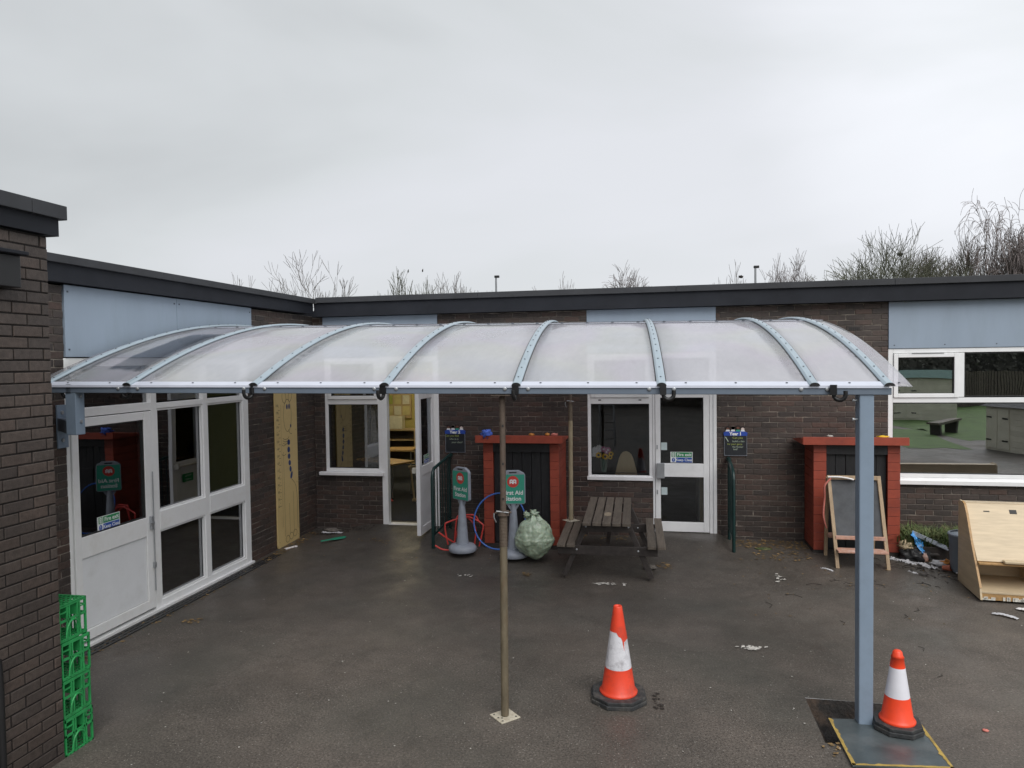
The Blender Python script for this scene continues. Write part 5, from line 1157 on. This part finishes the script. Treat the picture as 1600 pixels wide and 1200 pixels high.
# ------------------------------------------------------------------ year boards
def year_board(x, label, num, lines):
    t = thing('year_board', label, 'board', (x, FY-.004, 1.29), 0, 'class year chalk boards on the wall')
    mb = MB(); mb.box(-.155, .155, -.012, 0, 0, .29); mb.m = 1; mb.frame('y', 0, -.157, .157, -.002, .292, .004, 0, .015); mb.build('panel', ['board_black', 'sign_grey'], t)
    mb = MB(); fn = lambda a, b, d: (a, -.016-d, b)
    mb.m = 0; pts = [(-.16, .285), (.16, .285), (.165, .33), (.13, .348), (-.13, .348), (-.165, .33)]; mb.prism(pts, fn, -.014, 0)
    mb.m = 1; mb.text('Year '+num, .062, fn, .0, .312, .002, bold=.003); mb.build('heading', ['board_blue', 'print_white'], t)
    for k, (u, s_, hr_, body) in enumerate(((-.105, 'skin_a', 1, 'print_white'), (-.035, 'skin_b', 0, 'print_white'), (.035, 'skin_a', 1, 'sign_green'), (.10, 'skin_b', 1, 'print_white'))):
        mb = MB(); mb.m = 0; mb.disc(u, .398-(.012 if k in (0, 3) else 0), .028, .028, fn, -.006, 18); mb.prism([(u+.028*math.cos(a), .398+.026*math.sin(a)-(.012 if k in (0, 3) else 0)) for a in [2*math.pi*j/16 for j in range(16)]], fn, -.012, -.006)
        mb.m = 2 if hr_ else 3; z = .404-(.012 if k in (0, 3) else 0); mb.disc(u, z+.012, .032, .02, fn, -.007, 16) if hr_ else None
        if hr_: mb.disc(u, z+.010, .030, .02, fn, -.005, 16); mb.m = 0; mb.disc(u, z-.008, .022, .018, fn, -.0045, 16)
        mb.m = 1; mb.prism([(u-.032, .345), (u+.032, .345), (u+.022, .372), (u-.022, .372)], fn, -.012, -.004)
        mb.build('child_cutout', [s_, body, 'hair', 'petal_white'], t)
    mb = MB(); fn2 = lambda a, b, d: (a, -.012-d, b)
    for k, (s_, u, z, sz, m) in enumerate(lines): mb.m = m; mb.text(s_, sz, fn2, u, z, .002)
    if num == '1': mb.m = 0; mb.strip([(-.14, .27), (-.10, .20)], .012, fn2, .003)
    mb.build('chalk_writing', ['chalk_line', 'chalk_yellow'], t)
year_board(-3.025, 'black Year 2 chalk board with blue heading, beside the open door', '2', [('Can you find', -.05, .255, .042, 1), ('who is in', -.02, .205, .04, 0), ('your class?', .03, .155, .04, 0)])
year_board(1.145, 'black Year 1 chalk board with blue heading, right of the closed door', '1', [('Can you', .03, .255, .042, 1), ('build a den', .04, .205, .038, 0), ('for your game', -.01, .165, .036, 1), ('the flower', .03, .125, .036, 0), ('bed?', .0, .09, .034, 0)])

# ------------------------------------------------------------------ giraffe height chart
gb = thing('height_chart', 'tall yellow giraffe height chart board fixed to the left brick wall', 'height chart', (FX, 9.64, 0))
W = .315; T_ = .022
mb = MB(); z0, z1 = -.01, 2.40; c = .07
pl = [(-W, z0+c)]+[(-W+c-c*math.cos(R(a)), z0+c-c*math.sin(R(a))) for a in (30, 60, 90)]+[(W-c+c*math.sin(R(a)), z0+c-c*math.cos(R(a))) for a in (0, 30, 60, 90)]+[(W, z1-c), (W-c*.3, z1-c*.3), (W-c, z1), (-W+c, z1), (-W+c*.3, z1-c*.3), (-W, z1-c)]
GY = lambda a, b, d: (.004+d, a, b)
mb.prism(pl, GY, 0, T_); board = mb.build('board', 'giraffe', gb, bevel=.003)
mb = MB(); D = T_+.0012
def S(pts, wd=.006, closed=False, m=0): mb.m = m; mb.strip(pts, wd, GY, D, closed)
def ell(cx, cy, rx, ry, n=24, a0=0, a1=360, rot=0): return [(cx+rx*math.cos(R(a))*math.cos(rot)-ry*math.sin(R(a))*math.sin(rot), cy+rx*math.cos(R(a))*math.sin(rot)+ry*math.sin(R(a))*math.cos(rot)) for a in [a0+(a1-a0)*k/n for k in range(n+(0 if a1-a0 == 360 else 1))]]
H_ = 2.3
S(ell(-.06, 2.20, .055, .085, rot=.25), .007, True); S(ell(.12, 2.22, .05, .09, rot=-.3), .007, True)
S(ell(.03, 1.93, .115, .24), .006, True); S(ell(.03, 2.13, .045, .04, 12, 20, 160), .006)
for u in (.02, .085): mb.m = 1; mb.disc(u, 2.06, .022, .04, GY, D)
mb.m = 1; mb.disc(.12, 1.77, .018, .026, GY, D); S([(.05, 1.72), (.09, 1.66), (.15, 1.645)], .006)
for k in range(3): S(ell(-.03, 1.62-.035*k, .09, .04, 14, 200, 350), .006)
for k, (u, z, rx, ry, ro) in enumerate(((.05, 1.53, .04, .042, 0), (.045, 1.42, .04, .045, .1), (.05, 1.32, .038, .042, .2), (.065, 1.22, .036, .042, .35), (.085, 1.125, .032, .045, .2), (.11, 1.03, .03, .058, -.4))): mb.m = 1; mb.disc(u, z, rx, ry, GY, D, 20, ro)
S(rsmooth2 := [(.11, .97), (.15, .94), (.20, .90), (.24, .83), (.26, .72), (.265, .60), (.27, .2)], .007)
for z in (1.52, 1.38): S(ell(-.09, z, .06, .03, 10, 180, 330), .006)
for u, zt in ((-.11, 1.40), (.03, .62), (.15, .78)): S([(u, zt), (u+.005, .15)], .005)
for u, z in ((-.04, .10), (.07, .12), (.18, .14)): S(ell(u, z, .055, .05), .006, True)
k = 0; z = .62
while z < 2.12: S([(-.235, z), (-.235+(.07 if k % 2 else .04)*-1+.09, z)], .005); k += 1; z += .05
S([(-.16, .3), (-.16, 2.1)], .003)
for k in range(15): mb.m = 0; mb.text(str(60+k*10), .045, lambda a, b, d: (.004+d, a, b), -.262, .62+k*.105, D)
for u in (-.27, .27):
    for z in (.1, .9, 1.7): mb.m = 0; mb.disc(u, z, .006, .006, GY, D, 8)
mb.build('printing', ['ink', 'ink_blue'], board)

# ------------------------------------------------------------------ cream play unit (right)
pu = thing('play_unit', 'pale wooden slope-topped play desk unit at the right edge', 'play unit', (3.46, 8.46, .03), R(-4))
pf = [(0, 0), (.74, .0), (.74, .90), (.70, .955), (.60, .96), (.53, .93), (.47, .85), (.40, .70), (.30, .42), (.12, .18), (0, .09)]
pf = [(0, 0), (.72, 0), (.72, .93), (.69, .965), (.60, .965), (.53, .94), (.46, .85), (.30, .55), (.14, .30), (.03, .12)]
LN = 1.7
for x, lab in ((0, None), (LN, None)):
    mb = MB(); mb.prism(pf, lambda a, b, d: (x+d, a, b), 0, .022); sd_ = mb.build('side_panel', 'ply', pu, bevel=.003)
    mb = MB()
    for i in range(4, len(pf)-1):
        a, b = pf[i], pf[i+1]; mb.beam((x+.011, a[0]-.003, a[1]+.002), (x+.011, b[0]-.003, b[1]+.002), .0225, .007, (0, 0, 1))
    mb.build('edging', 'ply_edge', sd_)
def slab(name, a, b, th, m='ply', x0=.023, x1=LN-.001): 
    mb = MB(); d = Vector((b[0]-a[0], b[1]-a[1])).normalized(); n = Vector((-d.y, d.x))*th
    mb.prism([a, b, (b[0]-n.x, b[1]-n.y), (a[0]-n.x, a[1]-n.y)], lambda p_, q_, dd: (dd, p_, q_), x0, x1); return mb.build(name, m, pu, bevel=.002)
sp = slab('sloping_top', (.17, .385), (.60, .945), .018)
mb = MB(); mb.box(.024, LN, .60, .72, .93, .952); mb.build('top_board', 'ply', pu, bevel=.002)
mb = MB(); mb.box(.024, LN, .12, .60, .355, .375); shf = mb.build('shelf', 'ply_edge', pu, bevel=.004)
mb = MB(); mb.box(.26, LN-.2, .09, .165, .385, .415); mb.build('shelf_lip', 'ply', shf, bevel=.008)
mb = MB(); mb.box(.024, LN, .02, .7, .07, .09); mb.build('bottom_board', 'ply', pu, bevel=.002)
mb = MB(); mb.box(.024, LN, .69, .708, .091, .93); mb.build('back_board', 'ply', pu)
mb = MB(); mb.box(.024, LN, .025, .045, .0, .07); mb.build('kick_board', 'ply_edge', pu)
mb = MB(); rr = random.Random(3)
for k in range(70): u = rr.uniform(.0, LN); mb.box(u, u+rr.uniform(.01, .05), .018, .0245, .0, rr.uniform(.01, .045))
mb.build('peeling_paint', 'white_stain', pu, kind='stuff')
mb = MB(); mb.box(.62, .64, .45, .68, .1, .35); mb.build('divider', 'ply', pu)
fnS = lambda a, b, d: (a, .17+(b)*.609-d*.8, .385+b*.793+d*.6)
mb = MB(); mb.prism([(.20, .60), (.26, .60), (.26, .613), (.20, .613)], fnS, .0, .003); mb.prism([(.46, .585), (.53, .585), (.53, .635), (.46, .635)], fnS, .0, .004); mb.build('slot', 'seal', sp)
mb = MB(); mb.lathe([(.17, 0), (.19, .05), (.21, .44), (.225, .45), (.22, .47), (.2, .47)], n=20, capt=False); o = mb.build('plastic_bin', 'bin_grey'); o.location = (3.72, 9.42, .06); tag(o, 'blue grey plastic tub behind the cream play unit', 'tub')

# ------------------------------------------------------------------ planter, weeds, litter
pb = thing('planter', 'low weathered timber planter box against the wall at the right', 'planter', (3.85, 10.2, .06))
mb = MB(); mb.box(-.62, .62, -.30, -.265, -.02, .17); mb.build('front_board', 'wood_dark', pb, bevel=.004)
mb = MB(); mb.box(-.62, -.585, -.264, .36, -.02, .17); mb.build('side_board', 'wood_dark', pb, bevel=.004)
mb = MB(); mb.box(-.584, .62, -.264, .36, 0, .13); mb.build('soil', 'pit', pb)
def blades(n, area, h0, h1, seed, z=.1, name='weeds', lab='', lean=.5):
    rr = random.Random(seed); mb = MB()
    for _ in range(n):
        x, q = rr.uniform(area[0], area[1]), rr.uniform(area[2], area[3]); h = rr.uniform(h0, h1); a = rr.uniform(0, 6.3); w_ = rr.uniform(.004, .010); l = rr.uniform(.1, lean)*h*1.6
        dx, dy = math.cos(a), math.sin(a); px, py = -dy*w_, dx*w_; zz = z
        mb.add([(x-px, q-py, zz), (x+px, q+py, zz), (x+dx*l*.4+px*.8, q+dy*l*.4+py*.8, zz+h*.65), (x+dx*l*.4-px*.8, q+dy*l*.4-py*.8, zz+h*.65), (x+dx*l, q+dy*l, zz+h*.9)], [(0, 1, 2, 3), (3, 2, 4)])
    return tag(mb.build(name, 'weed'), lab, 'weeds', kind='stuff')
blades(2600, (3.12, 4.6, 9.95, 10.5), .14, .36, 5, .12, lab='straggly green and straw coloured weeds along the wall foot at the right', lean=.9)
blades(160, (3.0, 3.4, 10.1, 10.4), .06, .16, 6, .06, 'weeds', 'sparse weeds beside the right hutch corner', .8)
mb = MB(); rr = random.Random(12); mb.tube(rsmooth([(3.18, 10.42, .08), (3.17, 10.42, .5), (3.20, 10.43, .95), (3.19, 10.43, 1.16)]), .005, 5)
mb.m = 1
for k in range(44): z = .2+k*.022; a = k*2.4; x, q = 3.185+.012*math.cos(a), 10.43+.012*math.sin(a); l = .035*(1.2-z*.5); mb.add([(x, q, z), (x+l*math.cos(a)-.006, q+l*math.sin(a), z+.012), (x+l*1.4*math.cos(a), q+l*1.4*math.sin(a), z+.018), (x+l*math.cos(a)+.006, q+l*math.sin(a), z+.004)], [(0, 1, 2, 3)])
tag(mb.build('tall_weed', ['twig', 'weed'], None, (3.18, 10.42, .08)), 'single tall dark weed stem in front of the right window sill', 'weed')
def sheet_lump(name, lab, cat, pts, m, th=.01, amp=.03, seed=0, wd=.05):
    mb = MB(); P = rsmooth(pts, 8); vs = []; fs = []; nn = 6
    for i, q in enumerate(P):
        d = (P[min(i+1, len(P)-1)]-P[max(i-1, 0)]).normalized(); s_ = Vector((-d.y, d.x, 0)).normalized()
        for j in range(nn):
            t = j/(nn-1)-.5; w_ = wd*(1+.5*noise.noise(Vector((i*.4, seed, 0)))); z = amp*abs(noise.noise(Vector((i*.5, j*.9, seed))))+th
            vs.append(q+s_*t*w_+Vector((0, 0, z)))
    for i in range(len(P)-1):
        for j in range(nn-1): fs.append((i*nn+j, (i+1)*nn+j, (i+1)*nn+j+1, i*nn+j+1))
    mb.add(vs, fs, True); o = mb.build(name, m, None, pts[0]); o.modifiers.new('t', 'SOLIDIFY').thickness = .003; return tag(o, lab, cat)
sheet_lump('cloth_strip', 'dirty white strip of cloth trailing from under the right hutch', 'cloth', [(2.98, 9.88, .06), (3.1, 9.80, .06), (3.2, 9.70, .05), (3.28, 9.72, .05), (3.36, 9.56, .05), (3.4, 9.58, .05)], 'cloth_white', .008, .05, 3, .09)
sheet_lump('blue_wrapper', 'crumpled bright blue packaging leaning on the litter pile', 'wrapper', [(3.28, 10.0, .36), (3.33, 9.96, .29), (3.36, 9.9, .2), (3.40, 9.86, .12)], 'wrap_blue', .01, .06, 5, .10)
lump('tan_cloth', 'crumpled tan and white rag beside the blue wrapper', 'rag', (3.19, 9.95, .22), (.09, .07, .06), 'tan', 5, 1.0, 3)
lump('pink_scrap', 'salmon coloured scrap under the blue wrapper', 'scrap', (3.37, 9.80, .11), (.03, .03, .06), 'pine_pink', 6, .9, 3)
lump('black_sack', 'black crumpled refuse sack next to the right hutch corner', 'sack', (3.26, 9.90, .10), (.17, .13, .10), 'black', 9, .9, 3, n=18)
lump('dark_rubbish_heap', 'dark heap of rubbish in front of the weeds', 'rubbish', (3.52, 10.02, .10), (.20, .14, .11), 'wood_dark', 12, .9, 3, n=18)
mb = MB()
for k in range(3): mb.beam((3.30, 10.05-k*.02, .40-k*.02), (3.66, 9.92-k*.03, .24-k*.015), .035, .012)
tag(mb.build('plastic_trim', 'sign_grey', None, (3.48, 9.98, .2)), 'bundle of thin grey plastic trims lying across the rubbish', 'trim')
lump('plastic_wrap', 'crumpled clear grey plastic wrapping on the litter pile', 'wrapping', (3.52, 9.70, .07), (.12, .08, .04), 'cloth_white', 15, 1.0, 3.5, n=18)
mb = MB(); mb.T = Matrix.Rotation(R(80), 4, 'Y') @ Matrix.Rotation(R(0), 4, 'Z'); mb.lathe([(.028, -.045), (.034, .0), (.040, .045), (.036, .045), (.03, .0)], n=16, capt=False); o = mb.build('plant_pot', 'terracotta'); o.location = (3.50, 9.47, .09); o.rotation_euler = (0, 0, R(-35)); tag(o, 'small terracotta pot lying on its side in the litter', 'pot')
mb = MB(); mb.T = Matrix.Rotation(R(-20), 4, 'Y'); mb.lathe([(.03, 0), (.045, .075), (.041, .075), (.028, .008)], n=16, capt=False); o = mb.build('blue_cup', 'blue_plastic'); o.location = (3.63, 9.52, .07); tag(o, 'bright blue plastic cup in the litter by the play unit', 'cup')
lump('orange_scrap', 'crumpled orange brown packet behind the blue cup', 'packet', (3.60, 9.66, .10), (.08, .05, .035), 'orange', 19, 1.0, 4)
sheet_lump('white_tray', 'white crumpled plastic tray at the foot of the play unit', 'tray', [(3.57, 9.36, .06), (3.64, 9.30, .06), (3.72, 9.27, .06)], 'petal_white', .01, .03, 8, .10)
for (nm, lab, c_, p2, m, wd) in (('paper_scrap', 'pale flat scrap of paper on the tarmac in front of the play unit', (3.42, 8.10, .01), (3.60, 7.96, .01), 'cloth_white', .05), ('paper_scrap', 'white paper scrap at the right edge below the play unit', (3.74, 8.30, .01), (3.86, 8.12, .01), 'petal_white', .07), ('paper_scrap', 'thin whitish scrap on the tarmac left of the easel', (2.02, 9.42, .035), (2.16, 9.30, .035), 'cloth_white', .03), ('paper_scrap', 'grey scrap on the tarmac right of the easel leg', (3.02, 9.45, .035), (3.12, 9.32, .035), 'cloth_white', .04)):
    sheet_lump(nm, lab, 'scrap', [c_, tuple((a+b)/2+.008 for a, b in zip(c_, p2)), p2], m, .004, .012, 2, wd)
lump('red_scrap', 'tiny red scrap on the tarmac right of the small cone', 'scrap', (2.31, 5.55, .008), (.022, .014, .008), 'pink', 3, .6)
mb = MB(); mb.prism([(0, -.02), (.13, -.018), (.2, -.05), (.34, -.055), (.38, -.01), (.36, .04), (.22, .05), (.13, .02), (0, .02)], lambda a, b, d: (a, b, d), 0, .012); o = mb.build('green_scoop', 'green_toy', None, None, bevel=.004); o.location = (-4.86, 9.68, .055); o.rotation_euler = (0, R(-3), R(38)); tag(o, 'flat green plastic scoop lying near the corner', 'toy')
mb = MB(); mb.box(-.1, .1, -.02, .02, 0, .02); o = mb.build('white_block', 'petal_white', None, None, bevel=.004); o.location = (-5.20, 9.42, .01); o.rotation_euler = (0, 0, R(62)); tag(o, 'small white strip lying at the foot of the giraffe chart', 'block')
lump('stone', 'lone grey stone by the right foot of the picnic table', 'stone', (-.06, 9.08, .06), (.07, .05, .03), 'stone', 3, .8, 3)
lump('stone', 'pale rubble lump in the corner by the left window', 'stone', (-5.0, 10.35, .06), (.14, .05, .03), 'stone', 8, .8, 3)
sheet_lump('hose_scrap', 'pale strip of torn sheeting running along the corner wall foot', 'scrap', [(-5.1, 10.2, .05), (-4.9, 10.22, .05), (-4.75, 10.18, .06)], 'cloth_white', .006, .03, 3, .05)
mb = MB(); mb.blob((0, 0, 0), .12, .06, .012, 4, .5); o = mb.build('moss_patch', 'weed'); o.location = (1.45, 10.1, .08); tag(o, 'small mossy patch near the foot of the right handrail', 'moss', kind='stuff')

# ------------------------------------------------------------------ step ladder (behind the camera, seen in the middle window's reflection)
ld_ = thing('step_ladder', 'aluminium step ladder mirrored in the middle window', 'ladder', (-1.45, -.9, 0))
for sx_ in (-1, 1):
    mb = MB(); mb.beam((sx_*.26, -.5, 0), (sx_*.17, 0, 2.3), .03, .06); mb.build('stile', 'aluminium', ld_)
    mb = MB(); mb.beam((sx_*.28, .45, 0), (sx_*.17, .02, 2.25), .03, .04); mb.build('rear_stile', 'aluminium', ld_)
for k in range(8): s_ = (k+1)/9; mb = MB(); mb.beam((-.26+.09*s_, .45-.44*s_, 2.3*s_), (.26-.09*s_, .45-.44*s_, 2.3*s_), .05, .03); mb.build('tread', 'aluminium', ld_)

# ------------------------------------------------------------------ things behind the camera mirrored in the right-hand window
def shed(loc, rz, w_, d_, h, label, rcol='felt_green'):
    t = thing('garden_shed', label, 'shed', loc, rz, 'cream sheds mirrored in the right window')
    n = 8
    for k in range(n):
        z = h*.82*k/n
        mb = MB(); mb.box(-w_/2, w_/2, d_/2-.02, d_/2, z+.004, z+h*.82/n-.002); mb.box(w_/2-.02, w_/2, -d_/2, d_/2-.021, z+.004, z+h*.82/n-.002); mb.box(-w_/2, -w_/2+.02, -d_/2, d_/2-.021, z+.004, z+h*.82/n-.002); mb.build('plank', 'shed_cream', t)
    mb = MB(); mb.box(-w_/2+.03, w_/2-.03, -d_/2, d_/2-.03, 0, h*.85); mb.build('carcass', 'shed_cream', t)
    for k in (0, 1): mb = MB(); mb.box(-w_/2+.06+k*.42, -w_/2+.46+k*.42, d_/2, d_/2+.03, .06, h*.78); dd = mb.build('door', 'shed_cream', t); mb = MB(); [mb.box(-w_/2+.06+k*.6, -w_/2+.26+k*.6, d_/2+.03, d_/2+.04, z, z+.04) for z in (.25, h*.6)]; mb.build('hinge', 'black', dd)
    mb = MB(); mb.add([(-w_/2-.1, d_/2+.12, h*.84), (w_/2+.1, d_/2+.12, h*.84), (w_/2+.1, 0, h), (-w_/2-.1, 0, h), (w_/2+.1, -d_/2-.1, h*.84), (-w_/2-.1, -d_/2-.1, h*.84)], [(0, 1, 2, 3), (3, 2, 4, 5), (0, 3, 5), (1, 4, 2), (0, 5, 4, 1)]); mb.build('roof', rcol, t)
shed((11.2, -11.8, 0), R(12), 2.3, 1.5, 2.0, 'cream garden shed with green roof mirrored in the right window')
shed((10.1, -.6, 0), R(75), 1.6, 1.2, 1.45, 'cream slatted store mirrored at the right edge of the window', 'fascia')
bn = thing('garden_bench', 'long low grey bench mirrored in the right window', 'bench', (9.75, -5.4, 0), R(-50))
mb = MB(); mb.box(-.95, .95, -.2, .2, .38, .46); mb.build('seat', 'wood_old', bn)
for x in (-.7, .7): mb = MB(); mb.box(x-.08, x+.08, -.17, .17, 0, .38); mb.build('leg', 'wood_dark', bn)
fc = thing('paling_fence', 'dark paling fence mirrored in the right window', 'fence', (12, -19.6, 0))
pal = MB(); pal.box(-.045, .045, -.012, .012, 0, 1.75); p0 = pal.build('pale', 'wood_old', fc)
for k in range(1, 230):
    c = p0.copy(); COL.objects.link(c); c.parent = fc; c.location = (-14+k*.125, 0, (k % 5)*.01)
p0.location = (-14, 0, 0)
for z in (.4, 1.4): mb = MB(); mb.box(-14.1, 14.8, -.05, -.013, z, z+.09); mb.build('rail', 'wood_dark', fc)
mb = MB(); rr = random.Random(21)
for k in range(80):
    x = -38+k; h = 4.3+1.2*noise.noise(Vector((x*.25, 0, 0))); mb.blob((x, -22.6, h*.5), .9, .6, h*.52, k, .35, 2, 10, 8)
for _ in range(42000):
    x = rr.uniform(-38, 40); z = rr.uniform(0, 1)**.8*(5.2+1.4*noise.noise(Vector((x*.25, 0, 0)))); q = -22+rr.gauss(0, .8); s_ = rr.uniform(.05, .13)
    v = Vector((rr.gauss(0, 1), rr.gauss(0, 1), rr.gauss(0, 1))).normalized(); a = v.orthogonal().normalized()*s_; b = v.cross(a).normalized()*s_
    c = Vector((x, q, z)); mb.add([c+a, c+b, c-a*.8, c-b], [(0, 1, 2, 3)])
tag(mb.build('hedge', 'hedge', None, (0, -22, 0)), 'tall dark evergreen hedge mirrored in the windows', 'hedge', kind='stuff')

# ------------------------------------------------------------------ bare winter trees and lamp posts beyond the roof
def tree(loc, H, HW, label, m, seed, stems=1, droop=0.0, levels=6, kids=3, base=.30, twigr=.0125, fan=.5):
    """HW: half width of the crown in metres"""
    rr = random.Random(seed); t = thing('bare_tree', label, 'tree', loc, 0, 'bare winter trees beyond the roof')
    segs = []
    def grow(p_, d, L, r_, lev):
        n = 4 if lev < 3 else 3; q = p_; dd = d.copy(); pts = [(q, dd.copy(), r_)]
        for i in range(n):
            g = .10 if lev < 3 else .16
            dd = (dd+Vector((rr.gauss(0, g), rr.gauss(0, g), rr.gauss(0, g*.6)+(.10 if lev < 4 else .05-droop*.4)))).normalized()
            q2 = q+dd*L/n; r0 = r_*(1-.5*i/n); r1 = r_*(1-.5*(i+1)/n); segs.append((q, q2, r0, r1, lev)); q = q2; pts.append((q, dd.copy(), r1))
        if lev >= levels: return
        for k in range(kids):
            i = min(n, (2 if lev == 0 else 1)+int(rr.random()*n)); b, bd, br = pts[i]
            ax = bd.orthogonal().normalized(); ax.rotate(Matrix.Rotation(rr.uniform(0, 6.28), 3, bd)); nd = bd.copy(); nd.rotate(Matrix.Rotation(rr.uniform(.35, .8), 3, ax))
            grow(b, nd.normalized(), L*rr.uniform(.6, .95), max(br*.66, .004), lev+1)
        b, bd, br = pts[-1]; grow(b, bd, L*.74, br*.85, lev+1)
    for s_ in range(stems):
        a = 6.28*s_/stems+rr.uniform(-.4, .4)
        grow(Vector((.3*math.cos(a)*(stems > 1), .3*math.sin(a)*(stems > 1), 0)), Vector((math.cos(a)*(fan if stems > 1 else .05), math.sin(a)*(fan if stems > 1 else .05), 1)).normalized(), H*base, H*.017, 0)
    zs = sorted(q[1].z for q in segs); k_ = H/(zs[int(len(zs)*.996)]); xs = sorted(abs(q[1].x) for q in segs); kx = HW/xs[int(len(xs)*.97)]
    trunk, crown = MB(), MB()
    for a, b, r0, r1, lev in segs:
        a = Vector((a.x*kx, a.y*kx, a.z*k_)); b = Vector((b.x*kx, b.y*kx, b.z*k_))
        if lev > 1 and max(a.z, b.z) < 5.5: continue
        r0 = max(r0*k_, twigr); r1 = max(r1*k_, twigr*.7); d = (b-a)
        if d.length < 1e-4: continue
        d.normalize(); u = d.orthogonal().normalized(); v = d.cross(u); n = 3 if r0 < .04 else 6; vs = []
        for q, r_ in ((a, r0), (b, r1)):
            for k in range(n): an = 2*math.pi*k/n; vs.append(q+(u*math.cos(an)+v*math.sin(an))*r_)
        (trunk if lev == 0 else crown).add(vs, [(k, (k+1) % n, n+(k+1) % n, n+k) for k in range(n)], n > 3)
    trunk.build('trunk', m, t); crown.build('crown', m, t); return t
TR = [((-23.0, 45, 0), 10.0, 2.7, 'bare tree with upright stems above the left roof corner', 'bark', 11, 2, 0, 5, 2, .3),
      ((-27.6, 45, 0), 8.9, 1.2, 'single bare twiggy top showing over the left wing roof', 'bark', 12, 1, 0, 4, 2, .3),
      ((-15.6, 45, 0), 8.25, 2.0, 'low dense bare crown with small birds, left of the first lamp post', 'bark_green', 13, 3, 0, 5, 3, .3),
      ((-12.9, 46, 0), 7.75, 1.9, 'lower bare crown immediately left of the first lamp post', 'bark', 14, 3, 0, 5, 3, .3),
      ((-6.9, 46, 0), 7.75, 1.7, 'faint thin bare twigs just right of the first lamp post', 'bark_birch', 15, 2, 0, 5, 2, .3),
      ((-1.3, 45, 0), 8.05, 2.0, 'small rounded bare birch above the middle of the roof', 'bark_birch', 16, 3, .5, 5, 3, .3),
      ((4.9, 45, 0), 7.9, 1.7, 'small bare tree with a round nest, left of the second lamp post', 'bark', 17, 3, 0, 5, 2, .3),
      ((8.1, 46, 0), 8.45, 1.9, 'bare rounded tree just right of the second lamp post', 'bark_birch', 18, 3, .3, 5, 3, .3),
      ((13.2, 44, 0), 9.3, 3.9, 'broad spreading bare tree with greenish limbs and a nest', 'bark_green', 19, 4, 0, 5, 3, .24),
      ((16.9, 47, 0), 9.1, 2.6, 'bare dark tree between the spreading tree and the tall birch', 'bark', 20, 3, 0, 5, 3, .24),
      ((18.9, 45, 0), 11.2, 2.3, 'tall bare birch rising highest at the right', 'bark_birch', 24, 1, .9, 6, 2, .34),
      ((20.6, 46, 0), 9.9, 2.5, 'dense bare tree at the right edge under the birch', 'bark', 22, 4, 0, 5, 3, .24),
      ((23.4, 45, 0), 11.2, 2.4, 'second tall birch cut by the right edge of the view', 'bark_birch', 23, 1, .9, 6, 2, .34)]
for a in TR: tree(a[0], a[1], a[2], a[3], a[4], a[5], stems=a[6], droop=a[7], levels=a[8], kids=a[9], base=a[10])
for c_, r_, lab in (((5.2, 44.8, 7.55), .16, 'round twig nest in the small tree left of the second lamp post'), ((13.6, 43.5, 8.35), .18, 'flat twig nest in the broad spreading tree')):
    lump('bird_nest', lab, 'nest', c_, (r_*.9, r_*.9, r_*.45), 'twig', 3, .9)
for x, q, z, lab in ((-15.9, 45, 8.62, 'tiny bird perched on the left low crown, left one'), (-14.9, 45, 8.62, 'tiny bird perched on the left low crown, right one')):
    mb = MB(); mb.blob((0, 0, .08), .05, .05, .09, 2, .2, n=8, m=6); mb.blob((.02, 0, .17), .03, .03, .035, n=8, m=5); mb.add([(0, .02, .03), (0, -.02, .03), (-.05, 0, -.08)], [(0, 1, 2)])
    o = mb.build('bird', 'twig'); o.location = (x, q, z); tag(o, lab, 'bird', 'birds on the bare crown')
def lamp_post(x, q, h, lab):
    t = thing('lamp_post', lab, 'lamp post', (x, q, 0), 0, 'lamp posts beyond the roof')
    mb = MB(); mb.tube([(0, 0, 0), (0, 0, 3), (0, 0, h-.1)], [.11, .08, .06], 8); mb.build('pole', 'galv', t)
    mb = MB(); mb.box(-.10, .22, -.09, .09, h-.1, h+.05); mb.build('lantern', 'black', t, bevel=.03)
lamp_post(-9.95, 45, 8.15, 'grey lamp post rising above the left half of the rear roof')
lamp_post(6.05, 45, 8.15, 'grey lamp post rising above the right half of the rear roof')
